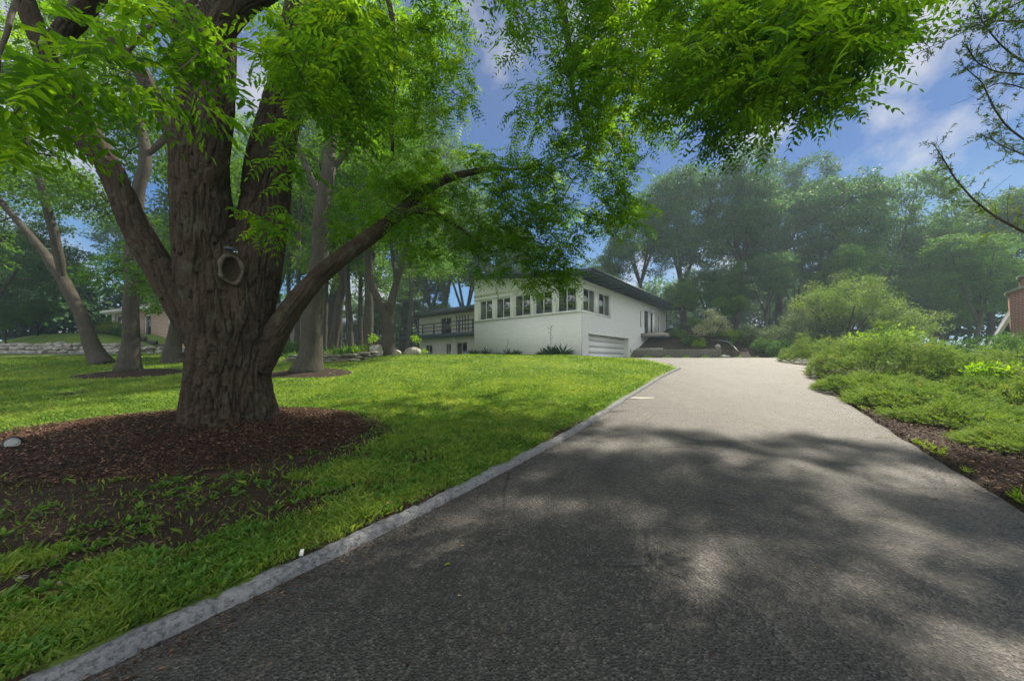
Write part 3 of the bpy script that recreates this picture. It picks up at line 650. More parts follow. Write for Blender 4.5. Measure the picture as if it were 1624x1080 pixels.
    up_ = np.stack([g[:, 0]+k0[0]*Zc, g[:, 1]+k0[1]*Zc, Zc], -1)
    back = np.stack([rng.uniform(-9, -2, 260), rng.uniform(1.0, 9, 260), rng.uniform(9.5, 14, 260)], -1)
    back = back[(back[:, 2]-EYE) > 1.12*back[:, 1]]
    # ---------------- fine branches
    nodes = np.concatenate([p[(r < .22)][::3] for p, r in BIG if (r < .22).any()]+[BIG[1][0][-12::4], BIG[2][0][-10::3], BIG[4][0][-12::4]])
    lead = []   # boughs above the frame that carry the hanging foliage on the right
    for spec in ([(490, -110, 40, 7.6), (640, -190, 34, 7.8), (800, -200, 28, 7.6), (940, -140, 22, 7.2), (1010, -30, 15, 6.8), (1060, 60, 10, 6.4), (1100, 140, 7, 6.0)],
                 [(680, -170, 30, 6.6), (860, -260, 26, 6.2), (1040, -240, 22, 5.8), (1130, -120, 17, 5.3), (1180, -30, 13, 5.0), (1200, 50, 10, 4.8)],
                 [(1040, -240, 20, 5.8), (1220, -220, 15, 5.2), (1320, -110, 11, 4.7), (1370, -30, 8, 4.4)],
                 [(800, -200, 24, 7.6), (860, -60, 16, 7.8), (900, 40, 12, 7.9), (903, 130, 10, 7.9), (925, 200, 7, 7.8)],
                 [(640, -190, 24, 7.8), (600, -60, 15, 7.6), (625, 30, 10, 7.6), (622, 150, 8, 7.7), (624, 240, 6, 7.7)],
                 [(240, -300, 40, 5.5), (120, -200, 26, 5.0), (40, -80, 18, 4.4), (10, 40, 12, 4.0), (0, 120, 9, 3.8)],
                 [(380, -90, 30, 5.3), (340, -60, 20, 4.6), (280, 20, 12, 4.1), (200, 80, 8, 3.9)],
                 [(470, -50, 22, 5.4), (500, 40, 12, 5.0), (530, 100, 8, 4.9)]):
        lead.append(limb(spec, .15))
    lb = MB()
    for p, r in lead: lb.tube(p+noise(p*1.3, 71)[:, None]*np.array([.06, .05, .02]), r, 8)
    nodes = np.concatenate([nodes]+[p[::2] for p, r in lead])
    Vb, Fb = grow(nodes, None, cl, rng, .22, .0035, .05, 2.2, -.15, .0)
    lb.add(Vb, Fb.tolist(), False)
    hi = np.concatenate([up_[::4], back[::3]])
    nd2 = np.concatenate([BIG[1][0][-6:], BIG[2][0][-6:], BIG[4][0][-6:], BIG[3][0][-4:]])
    Vb, Fb = grow(nd2, None, hi, rng, .15, .012, .16, 2.3, .1); lb.add(Vb, Fb.tolist(), False)
    lb.build('branches', M_twig, root, True)
    parts = []
    def comp(cen, per, Ln, k, lf, pointy):
        n = len(cen)*per; c = np.repeat(cen, per, 0)+rng.normal(size=(len(cen)*per, 3))*.10
        D = unit(rng.normal(size=(n, 3))*np.array([1, 1, .35])+np.array([.1, 0, -.15]))
        rc = np.clip(np.repeat(rng.rand(len(cen)), per)*.6+rng.rand(n)*.4, 0, 1)
        return compound_leaves(rng, c, D, Ln*rng.uniform(.7, 1.2, n), k, lf, lf*.36, pointy, rc)
    dist = np.linalg.norm(cl-np.array([0, 0, EYE]), axis=1); nr_ = dist < 6.6
    parts.append(comp(cl[nr_], 7, .40, 6, .105, True)); parts.append(comp(cl[~nr_], 7, .40, 6, .105, False))
    parts.append(comp(up_, 6, .55, 5, .15, False)); parts.append(comp(back, 6, .45, 5, .13, False))
    leafobj('crown', parts, M_walnut, root)
    return root
build_big_tree()

# ------------------------------------------------------------------ other trees
def finish_tree(root, limbs, cent, rng, per, rad, Ln, Wd, lmat, bmat=None, flat=.6, droop=.3, tipr=.012, sides=12, crown_name='crown', rough=.02):
    mb = MB()
    for p, r in limbs:
        j = noise(p*1.1, 81)[:, None]*np.array([.10, .10, 0])*r.max(); mb.tube(p+j, r, sides)
    nodes = np.concatenate([p[len(p)//3::3] for p, r in limbs]); V, Fq = grow(nodes, None, cent, rng, .16, tipr, .14, 2.4, .12)
    mb.add(V, Fq.tolist(), False)
    tr = mb.build('trunk', bmat or M_bark2, root, True)
    m_ = tr.data
    leafobj(crown_name, [cluster_leaves(rng, cent, per, rad, Ln, Wd, flat, droop)], lmat, root)
    return root
def lobes(rng, n, boxes):
    """cluster centres in a few ellipsoid lobes, more towards their surface"""
    out_ = []
    w = np.array([b[3]*b[4]*b[5] for b in boxes])**.75; w = w/w.sum()
    for (x, y, z, a, b, c), f in zip(boxes, w):
        k = int(n*f)+1; v = unit(rng.normal(size=(k, 3)))*(rng.uniform(.3, 1, (k, 1))**.55); out_.append(np.array([x, y, z])+v*np.array([a, b, c]))
    return np.concatenate(out_)
def proto_tree(seed, H, Wc, n, per, rad, Ln, Wd, lmat, base=.22, forks=3, bmat=None, gap=True, rt=None):
    """a whole tree at the origin; returned as (trunk mesh, crown mesh)"""
    rng = np.random.RandomState(seed); limbs = []; rt = rt or H*.017
    z1 = H*(base+.12*rng.rand()); top = np.array([rng.normal()*.03*H, rng.normal()*.03*H, z1])
    p = smoothline([(0, 0, -.4), (top[0]*.3, top[1]*.3, z1*.5), top], .4); limbs.append((p, np.linspace(rt*1.25, rt*.8, len(p))))
    lb = []
    for k in range(forks):
        a = k*2*math.pi/forks+rng.rand(); h1 = H*rng.uniform(.72, .92); rr = Wc*rng.uniform(.28, .5)
        e = np.array([math.cos(a)*rr, math.sin(a)*rr, h1]); mid = top+(e-top)*.45+np.array([math.cos(a), math.sin(a), 0])*rr*.12
        p = smoothline([top-np.array([0, 0, .3]), mid, e], .5); limbs.append((p, np.linspace(rt*.62, rt*.14, len(p))))
        lb.append((e[0]*1.1, e[1]*1.1, h1-.04*H, Wc*.42, Wc*.42, H*.17)); lb.append((e[0]*1.45, e[1]*1.45, h1-H*.25, Wc*.34, Wc*.34, H*.13))
    lb.append((0, 0, H*.86, Wc*.35, Wc*.35, H*.14)); lb.append((rng.normal()*Wc*.3, rng.normal()*Wc*.3, H*.5, Wc*.5, Wc*.5, H*.14))
    cent = lobes(rng, n, lb)
    if gap: cent = cent[noise(cent/(H*.09), seed+5) > -.22]
    root = bpy.data.objects.new('tmp', None); COL.objects.link(root)
    finish_tree(root, limbs, cent, rng, per, rad, Ln, Wd, lmat, bmat, .55, .3, .015)
    ms = [c.data for c in root.children]; 
    for c in list(root.children): bpy.data.objects.remove(c)
    bpy.data.objects.remove(root); return ms
def place(ms, names, name, x, y, s, rz, label, cat, group, sz=None, z=None):
    r = empty(name, (x, y, gz(x, y) if z is None else z), label, cat, group); r.rotation_euler = (0, 0, rz); r.scale = (s, s, sz or s)
    for m_, nm in zip(ms, names):
        o_ = bpy.data.objects.new(nm, m_); COL.objects.link(o_); o_.parent = r
    return r
# traced trees on the left lawn
def traced(name, base_px, Y, limbs, lb, n, per, label, lmat=None, rad=.7, Ln=.17, Wd=.09, seed=1, keep=None, bm=None):
    rng = np.random.RandomState(seed); b = at(*base_px, Y); root = empty(name, (b[0], Y, gz(b[0], Y)), label, 'tree')
    Ls = [limb([(a, c, w, Y+dy) for a, c, w, dy in L_], .25) for L_ in limbs]
    for p_, r_ in Ls[1:]: r_[:4] *= np.array([.35, .6, .8, .93])[:len(r_)]
    boxes = []
    for (px, py, rx, ry, d0, dd) in lb:
        c = at(px, py, Y+d0); k = (Y+d0)/F; boxes.append((*c, rx*k, dd, ry*k))
    cent = lobes(rng, n, boxes); cent = cent[noise(cent/1.3, seed+9) > -.20]
    return finish_tree(root, Ls, cent, rng, per, rad, Ln, Wd, lmat or M_leafA, bm, .5, .35, .012, 16)
traced('deciduous_tree', (155, 575), 17, [[(166, 582, 52, 0), (155, 572, 42, 0), (146, 545, 30, 0), (128, 500, 27, 0), (98, 440, 27, 0), (60, 390, 18, .3), (20, 340, 15, .6), (-40, 270, 12, 1)], [(100, 445, 22, 0), (88, 380, 20, -.3), (70, 310, 18, -.6), (40, 220, 14, -.8), (20, 120, 10, -1)]],
       [(-20, 250, 110, 70, 0, 3), (60, 120, 130, 80, 0, 3), (70, 300, 60, 40, -1, 2), (-80, 380, 70, 60, 0, 2)], 330, 75, 'leaning forked lawn tree in front of the rubble stone wall', seed=11)
traced('deciduous_tree', (205, 582), 14, [[(205, 592, 56, 0), (205, 580, 44, 0), (207, 560, 34, 0), (208, 500, 30, 0), (209, 430, 27, 0), (212, 350, 25, 0), (222, 290, 24, 0), (235, 245, 24, .1), (222, 190, 15, .3), (205, 130, 14, .4), (190, 50, 10, .5)], [(232, 250, 17, .1), (258, 225, 15, .2), (285, 190, 13, .3), (320, 120, 10, .4)]],
       [(210, 60, 120, 80, 0, 2.6), (160, 200, 90, 40, .5, 2), (205, 440, 60, 22, -1.4, 1.0), (260, 385, 40, 30, .6, 1.), (150, 330, 60, 30, 1, 1.5)], 300, 75, 'straight grey trunk rising from the small mulch ring left of the walnut', rad=.6, Ln=.14, Wd=.07, seed=12)
traced('deciduous_tree', (272, 575), 17.5, [[(274, 580, 46, 0), (272, 570, 38, 0), (276, 545, 28, 0), (286, 500, 24, 0), (292, 430, 22, 0), (296, 350, 20, 0), (285, 260, 16, 0), (262, 180, 12, .3)]],
       [(250, 430, 50, 50, -.5, 1.8), (300, 240, 90, 90, 0, 3), (262, 480, 30, 25, -1, 1.)], 220, 70, 'stout flared trunk on the lawn close behind the walnut trunk on its left side', rad=.6, Ln=.16, Wd=.08, seed=13)
traced('deciduous_tree', (490, 582), 14, [[(486, 592, 66, 0), (489, 580, 46, 0), (491, 560, 38, 0), (496, 500, 34, 0), (503, 430, 31, 0), (510, 360, 28, 0), (516, 300, 26, 0), (524, 240, 22, .2), (528, 170, 16, .4), (540, 80, 13, .6), (545, -20, 10, .8)], [(512, 320, 15, 0), (490, 275, 13, .3), (472, 230, 10, .5)], [(520, 280, 12, .2), (580, 200, 10, .6), (620, 120, 8, 1)]],
       [(540, 60, 110, 90, 1, 3), (600, 200, 80, 60, 1.5, 2.4), (480, 200, 60, 60, 1.5, 2), (640, 300, 60, 40, 3, 2), (560, 300, 60, 40, 3, 2)], 420, 75, 'tall straight pale trunk in a mulch ring just right of the walnut tree', rad=.6, Ln=.14, Wd=.07, seed=14)
traced('deciduous_tree', (617, 565), 20, [[(617, 572, 34, 0), (617, 560, 26, 0), (616, 530, 22, 0), (615, 505, 22, 0), (602, 480, 15, 0), (590, 455, 12, 0), (582, 410, 11, .2), (575, 350, 9, .4), (570, 270, 7, .6)], [(616, 512, 18, 0), (622, 470, 13, 0), (634, 430, 10, .2), (648, 385, 7, .4), (655, 320, 5, .8)], [(625, 480, 9, 0), (628, 440, 7, .3), (620, 390, 6, .5), (618, 330, 5, .7)]],
       [(590, 330, 70, 60, 0, 3), (660, 350, 60, 60, 1, 3), (600, 230, 80, 60, 1, 3), (690, 420, 50, 26, 1, 2)], 380, 80, 'forked vase shaped trunk right beside the round boulder', lmat=M_leafA, rad=.7, Ln=.16, Wd=.08, seed=15)

# thin grove between the tall trunk and the forked tree
gv = [(456, 552, 9, 31, 462, 300), (470, 556, 10, 29, 478, 280), (512, 562, 13, 27, 520, 280), (526, 563, 17, 27, 560, 300), (556, 562, 13, 26, 548, 260), (571, 562, 9, 27, 572, 280), (576, 562, 8, 28, 590, 300), (583, 566, 17, 25, 590, 240), (538, 557, 8, 34, 546, 300), (648, 556, 9, 36, 660, 320)]
gl = ['slender trunk nearest the walnut in the far grove', 'dark slender grove trunk just left of the tall pale trunk', 'upright grove trunk just right of the tall pale trunk', 'dark leaning grove trunk with a side branch, in front of the blue house', 'grove trunk leaning left, in front of the middle of the blue house',
      'thin straight grove trunk left of the two close behind the fern bed', 'thinnest leaning grove trunk beside the thick pale one', 'thick pale grooved grove trunk left of the round boulder', 'distant thin trunk in front of the blue house porch', 'far slender trunk behind the forked tree']
for i, ((px, py, w, Y, tx, ty), lbl) in enumerate(zip(gv, gl)):
    rng = np.random.RandomState(40+i); b = at(px, py, Y); root = empty('grove_tree', (b[0], Y, gz(b[0], Y)), lbl, 'tree', 'slender trees of the grove by the blue house')
    zb = gz(b[0], Y); yb = CY-(zb-.3-EYE)/Y*F
    Ls = [limb([(px-2, yb, w*1.5, 0+Y), (px, yb-8, w*1.1, Y), ((px*2+tx)/3, py-70, w*.85, Y), ((px+tx*2)/3+rng.normal()*4, py-160, w*.7, Y), (tx, ty, w*.45, Y)], .3)]
    a1 = rng.uniform(-30, 30); ls2 = [((px+tx)/2, py-120, w*.45, Y), ((px+tx)/2+a1*.6, py-165, w*.35, Y+.5), ((px+tx)/2+a1, py-230, w*.2, Y+1)]
    Ls.append(limb(ls2, .3)); k = Y/F
    bx = [(*at(tx, ty, Y), 45*k, 2.5, 55*k), (*at(tx+a1, ty+90, Y+1), 40*k, 2, 30*k), (*at(tx-a1, ty+140, Y), 30*k, 2, 20*k)]
    cent = lobes(rng, 110, bx); finish_tree(root, Ls, cent, rng, 60, .8, .20, .11, M_leafA, None, .5, .3, .02, 10)

# prototypes for woodland
TN = ('trunk', 'crown')
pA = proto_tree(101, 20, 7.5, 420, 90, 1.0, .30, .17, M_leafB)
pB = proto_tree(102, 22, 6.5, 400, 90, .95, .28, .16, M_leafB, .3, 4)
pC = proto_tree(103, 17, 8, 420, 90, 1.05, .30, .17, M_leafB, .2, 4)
pD = proto_tree(104, 18, 6.5, 380, 90, .95, .28, .16, M_leafA, .25, 3)
pE = proto_tree(105, 12, 5.5, 330, 90, .8, .24, .14, M_leafA, .12, 4)
PR = [pA, pB, pC, pD, pE]
def wood(i, px, Y, topy, label, group, grow_=1.0, z=None):
    X = (px-CX)/F*Y; H0 = [20, 22, 17, 18, 12][i]; zb = gz(X, Y) if z is None else z; H = (EYE+(CY-topy)/F*Y-zb)/1.02
    s = H/H0; return place(PR[i], TN, 'woodland_tree', X, Y, s*grow_, (px*.37) % 6.28, label, 'tree', group, s, z)
RG = 'tall trees beyond the house and drive'
for i, px, Y, ty, lbl in [(1, 1015, 44, 300, 'hazy woodland tree with many bare stems just right of the roof end'), (0, 1085, 46, 262, 'tall hazy tree with feathery top right of the house'), (1, 1165, 44, 238, 'tallest tree of the right hand wood, its feathery crown highest against the blue sky'),
        (2, 1120, 37, 420, 'low dense dark tree behind the flowering shrub and iron fence'), (1, 1235, 50, 248, 'tall tree just right of the tallest crown in the hazy wood'), (2, 1300, 42, 285, 'broad spreading tree with flat top left of the wide crowned one'), (3, 1400, 40, 290, 'wide crowned tree reaching right across the blue gap in the sky'),
        (2, 1215, 36, 400, 'dark mid height tree behind the greyish arching shrub'), (3, 1345, 34, 395, 'mid green tree filling in behind the pale yellow green tree'), (2, 1480, 40, 352, 'rounded tree behind and left of the brick chimney'), (0, 1570, 44, 305, 'tall tree directly behind the brick chimney house'), (3, 1545, 30, 370, 'tree with bent dark limbs above the small grey roof'),
        (2, 1650, 36, 290, 'large tree at the right edge above the chimney'), (1, 950, 52, 400, 'pale distant tree above the main roof ridge'), (4, 975, 36, 455, 'low pale tree peeping over the roof by the flue pipe'), (4, 1082, 37, 445, 'low dense tree just right of the roof end above the fence'), (4, 1150, 41, 430, 'low bushy tree behind the pale shrub'), (2, 1260, 44, 380, 'bushy tree filling the wood above the arching shrub'), (4, 1430, 37, 440, 'low bushy tree right of the pale yellow green tree'), (4, 1500, 35, 455, 'low bushy tree left of the small grey roof'), (2, 1440, 52, 360, 'distant hazy tree seen low between the wide crowns')]:
    wood(i, px, Y, ty, lbl, RG)
LG = 'trees behind the left lawn and house'
for i, px, Y, ty, lbl in [(3, 690, 54, 300, 'dense dark green tree rising behind the low wing roof'), (2, 735, 56, 330, 'broad dark tree behind the junction of wing and main block'), (0, 800, 50, 350, 'distant tree behind the main block front'), (2, 665, 52, 440, 'rounded bushy tree behind the left end of the balcony'),
        (4, 598, 44, 470, 'small bushy tree left of the forked trunk'), (0, 590, 46, 180, 'tall tree behind the grove of slender trunks'), (1, 520, 50, 150, 'tall tree behind the blue house porch'), (3, 440, 52, 200, 'tall tree seen just right of the walnut trunk'), (2, 395, 40, 250, 'leafy tree hidden mostly by the walnut trunk'),
        (2, 30, 46, 380, 'rounded bluish tree at the far left behind the stone wall'), (0, 90, 52, 400, 'far hazy rounded tree above the neighbour berm'), (4, 60, 36, 470, 'dark bushy tree behind the raised lawn at left'), (4, 10, 33, 480, 'dark low tree at the left edge behind the stone wall'), (2, -40, 30, 300, 'big tree at the extreme left edge'),
        (3, 330, 44, 300, 'leafy tree above the brick neighbour house'), (0, 240, 58, 330, 'distant tree behind the brick neighbour house roof'), (3, -90, 20, 60, 'tall leafy tree whose crown fills the upper left edge'), (1, 640, 56, 130, 'tallest pale tree beyond the open slot of sky'), (3, 700, 60, 230, 'distant pale tree left of the sky slot')]:
    wood(i, px, Y, ty, lbl, LG)
# far treeline closing the view between trunks
rng = np.random.RandomState(77); n = 1500
ang = rng.uniform(-1.15, 1.15, n); rr = rng.uniform(75, 95, n); hx = np.sin(ang)*rr; hy = np.cos(ang)*rr
hz = ground(hx, hy)+rng.rand(n)**.8*(11+4*noise(np.stack([ang*6, ang*0, ang*0], -1), 3))*np.where(np.abs(ang+.12) < .12, .5, 1)
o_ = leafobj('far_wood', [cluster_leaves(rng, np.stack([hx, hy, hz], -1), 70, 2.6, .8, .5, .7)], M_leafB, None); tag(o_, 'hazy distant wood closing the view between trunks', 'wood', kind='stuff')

# ------------------------------------------------------------------ SHRUBS
def shrub(name, px, Y, lb, n, per, rad, Ln, Wd, lmat, label, cat='shrub', group=None, seed=1, stems=5, flat=.7, droop=.1, sparse=-.3):
    rng = np.random.RandomState(seed); X = (px-CX)/F*Y; zb = gz(X, Y); root = empty(name, (X, Y, zb), label, cat, group)
    boxes = [(X+a, Y+b, zb+c, d, e, f) for a, b, c, d, e, f in lb]; cent = lobes(rng, n, boxes); cent = cent[(noise(cent/.8, seed) > sparse) & (cent[:, 2] > zb+.02)]
    H = cent[:, 2].max()-zb; Ls = []
    for k in range(stems):
        a = k*6.28/stems+rng.rand(); e = np.array([X+math.cos(a)*H*.3, Y+math.sin(a)*H*.3, zb+H*.6]); p = smoothline([(X+math.cos(a)*.01, Y+math.sin(a)*.01, zb-.1), (X+math.cos(a)*H*.1, Y+math.sin(a)*H*.1, zb+H*.3), e], .2)
        Ls.append((p, np.linspace(.014*H+.008, .006*H+.003, len(p))))
    mb = MB()
    for p, r in Ls: mb.tube(p, r, 7)
    V, Fq = grow(np.concatenate([p[::2] for p, r in Ls]), None, cent, rng, .15, .004, .04, 2.3, .1); mb.add(V, Fq.tolist(), False)
    mb.build('stem', M_twig, root, True); leafobj('foliage', [cluster_leaves(rng, cent, per, rad, Ln, Wd, flat, droop)], lmat, root); return root
shrub('small_tree', 1338, 26, [(0, 0, 4.6, 2.6, 2.2, 1.5), (1.7, 0, 3.8, 2.2, 2, 1.3), (-1.8, 0, 3.9, 1.8, 1.8, 1.2), (3.6, 0, 3.0, 1.8, 1.6, 1.2), (5.4, 0, 2.6, 1.5, 1.5, 1.1)], 330, 70, .55, .13, .06, M_leafL, 'pale yellow green small tree behind the dark juniper mound', 'tree', seed=21, stems=6, sparse=-.15)
shrub('arching_shrub', 1285, 27.5, [(0, 0, 2.4, 2.4, 1.7, 1.8), (-2.2, 0, 1.5, 1.7, 1.3, 1.2), (2.2, 0, 2.8, 2.1, 1.5, 1.5), (.5, -1, 1.4, 3.0, 1.2, 1.3)], 420, 75, .48, .12, .055, M_leafG, 'large greyish green arching shrub at the far right end of the drive', seed=22, stems=8, sparse=-.25)
shrub('variegated_shrub', 1130, 30, [(0, 0, 2.0, 1.2, 1.0, .9), (.6, 0, 1.4, 1.0, .9, .7), (-.7, 0, 1.3, .9, .8, .5)], 120, 60, .32, .12, .06, M_white_fl, 'pale silvery leaved shrub above the iron fence on the planted slope', seed=23, stems=5, sparse=-.1)
shrub('variegated_shrub', 1185, 29, [(0, 0, 1.0, .8, .8, .8), (.5, 0, .7, .8, .7, .6)], 70, 60, .3, .12, .055, M_leafG, 'upright greyish shrub right of the curved handrail', seed=24)
shrub('small_tree', 1160, 33, [(0, 0, 2.4, 1.6, 1.2, .5), (.8, 0, 1.9, 1.4, 1.0, .4), (-.6, 0, 1.6, .8, .8, .4)], 90, 60, .4, .15, .08, M_leafA, 'small layered dark tree between the pale shrub and the arching shrub', 'tree', seed=25, stems=2)
for (px, Y, s, m_, lb_, sd) in [(1168, 29.5, .75, M_bright, 'yellow green mounded shrub just behind the handrail curve', 1), (1210, 27, .7, M_leafA, 'mid green bush right of the steps', 2), (1240, 25, .8, M_hedge, 'dark bush at the foot of the arching shrub', 3), (1225, 27, .42, M_leafL, 'small pale leafed bush by the flat rock at the end of the drive', 4),
        (1075, 33, .6, M_weed, 'leafy hosta like clump on the bed below the landing', 5), (1093, 31, .5, M_weed, 'low broad leaved clump behind the middle of the retaining wall', 6), (1108, 30, .42, M_bright, 'yellowish clump near the right end of the retaining wall', 7), (1100, 34, .7, M_leafA, 'green bush in front of the iron fence', 8), (1136, 31, .55, M_bright, 'bright clump in front of the iron fence at the steps', 9), (1050, 34, .25, M_weed, 'tiny plant on the dark mulch by the landing', 10)]:
    shrub('bush', px, Y, [(0, 0, s*.8, s, s*.9, s*.8), (s*.6, 0, s*.5, s*.6, s*.6, s*.5)], int(50*s)+18, 50, .22+.1*s, .11, .06, m_, lb_, 'bush', seed=100+sd, stems=4)
shrub('round_hedge', 1600, 13.5, [(0, 0, .95, 2.3, 1.8, .95), (1.8, 0, .95, 1.8, 1.6, .9)], 300, 80, .25, .07, .035, M_hedge, 'clipped dark green rounded hedge in front of the brick chimney', 'hedge', seed=31, stems=6, sparse=-1)
for (px, Y, s, lb_, sd) in [(1545, 11.5, .6, 'feathery low juniper in front of the clipped hedge', 1), (1610, 10.5, .55, 'low round bush at the right edge by the patch of lawn', 2), (1500, 15, .8, 'pale bush left of the clipped hedge and grey roof', 3), (1478, 19, 1.0, 'yellow green bush between the juniper and the grey roof', 4)]:
    shrub('bush', px, Y, [(0, 0, s*.7, s*1.3, s*1.2, s*.7), (s*1.2, 0, s*.5, s, s, s*.55)], 100, 60, .25, .08, .03, M_leafA if sd != 4 else M_leafL, lb_, 'bush', seed=200+sd)

# junipers: sprays of needles
def juniper_mesh(seed, n, rx, ry, h, low=False):
    rng = np.random.RandomState(seed); a = rng.rand(n)*6.28; r = np.sqrt(rng.rand(n)); x = rx*r*np.cos(a); y = ry*r*np.sin(a)
    lump = .78+.55*noise(np.stack([x*1.2, y*1.2, x*0+seed], -1), seed)+.40*noise(np.stack([x*2.6, y*2.6, x*0+seed], -1), seed+1)
    zt = h*np.sqrt(np.clip(1-r**2.6, 0, 1))*lump; z = zt*np.where(rng.rand(n) < .75, rng.uniform(.82, 1.05, n), rng.uniform(.1, .85, n))+.03
    base = np.stack([x, y, z], -1); D = unit(np.stack([x/rx, y/ry, np.full(n, .35)], -1)+rng.normal(size=(n, 3))*.35)
    Ps, Ds, Ns, Ls, Rs = [], [], [], [], []; S = unit(np.cross(D, rng.normal(size=(n, 3)))); B = np.cross(D, S); Ln = rng.uniform(.16, .30, n); cr = np.clip(.5+.5*noise(base*2.2, seed+4)+rng.normal(size=n)*.15, 0, 1)
    brown = rng.rand(n) < .035
    for j in range(22):
        f = (j+.5)/22; ph = rng.rand(n)*6.28; side = S*np.cos(ph)[:, None]+B*np.sin(ph)[:, None]
        Ps.append(base+D*(Ln*f)[:, None]); Ds.append(D*.9+side*(.9-.5*f)+np.array([0, 0, .1])); Ns.append(side+rng.normal(size=(n, 3))*.4); Ls.append(.075*(1.15-.6*f)*rng.uniform(.8, 1.3, n)); Rs.append(np.where(brown, 1.0, np.clip(cr*.6+rng.rand(n)*.3, 0, .9)))
    V, Fc, r_ = kites(np.concatenate(Ps), np.concatenate(Ds), np.concatenate(Ns), np.concatenate(Ls), np.concatenate(Ls)*.22, np.concatenate(Rs), .1)
    fol = np_mesh('foliage', V, [Fc], False, r_); fol.materials.append(M_jun)
    mb = MB(); ii = rng.choice(n, min(n, 160), False)
    V, Fq = grow(np.array([[0, 0, .0], [0, 0, .12]]), None, base[ii]*np.array([1, 1, .9]), rng, .12, .005, .035, 2.3, -.1); mb.add(V, Fq.tolist(), False)
    st = np_mesh('stem', np.concatenate(mb.V), [np.array(f) for f in mb.F.values()], True); st.materials.append(M_twig)
    return [st, fol]
JT = juniper_mesh(1, 3600, 2.4, 1.9, 1.9); JL = juniper_mesh(2, 2300, 1.7, 1.35, .62, True)
SNm = ('stem', 'foliage')
for (x, y, s, szz, rz, lbl) in [(16.3, 18.4, .85, .75, 0, 'juniper mound nearest the far end of the drive, closest to the asphalt'), (13.5, 12.9, 1.05, .82, 1.2, 'tallest dark juniper mound with dead brown twigs'), (14.6, 10.9, .95, .70, 2.5, 'juniper mound sloping down right behind the low spreading ones')]:
    r = place(JT, SNm, 'juniper', x, y, s, rz, lbl, 'juniper', 'tall juniper mounds beside the drive', s*szz)
for (x, y, s, szz, rz, lbl) in [(10.9, 10.7, .85, .9, 0, 'low juniper nearest the tall mound, at the narrow mulch strip'), (10.0, 8.8, .9, .85, 1, 'low spreading juniper in the middle of the mulch edge'), (9.1, 7.1, .72, .8, 2, 'low juniper over the wide mulch patch'), (8.3, 5.6, .60, .75, 3.5, 'low juniper nearest the viewer at the right edge'),
        (12.7, 8.8, 1.0, 1.0, 4.5, 'feathery low juniper behind the middle ones'), (10.6, 6.2, .85, .9, .7, 'low juniper at the right edge behind the mulch patch')]:
    place(JL, SNm, 'juniper', x, y, s, rz, lbl, 'juniper', 'low spreading junipers along the mulch edge', s*szz)
for (x, y, s, lbl, sd) in [(14.4, 13.6, .85, 'bright yellow green leafy shoots growing through the top of the tall juniper', 1), (13.6, 9.9, .55, 'bright leafy sprig sprouting from the lower junipers', 2)]:
    rng = np.random.RandomState(300+sd); z = gz(x, y); root = empty('sapling', (x, y, z), lbl, 'shrub'); hz_ = 1.5 if sd == 1 else .75
    cent = np.array([x, y, z+hz_])+ball(rng, 46 if sd == 1 else 16)*np.array([1.5, .8, .38])*s; mb = MB()
    V, Fq = grow(np.array([[x, y, z], [x, y, z+.4]]), None, cent, rng, .1, .004, .02, 2.3, .2); mb.add(V, Fq.tolist(), False); mb.build('stem', M_twig, root, True)
    leafobj('foliage', [cluster_leaves(rng, cent, 26, .24, .13, .06, .8, .1)], M_bright, root)

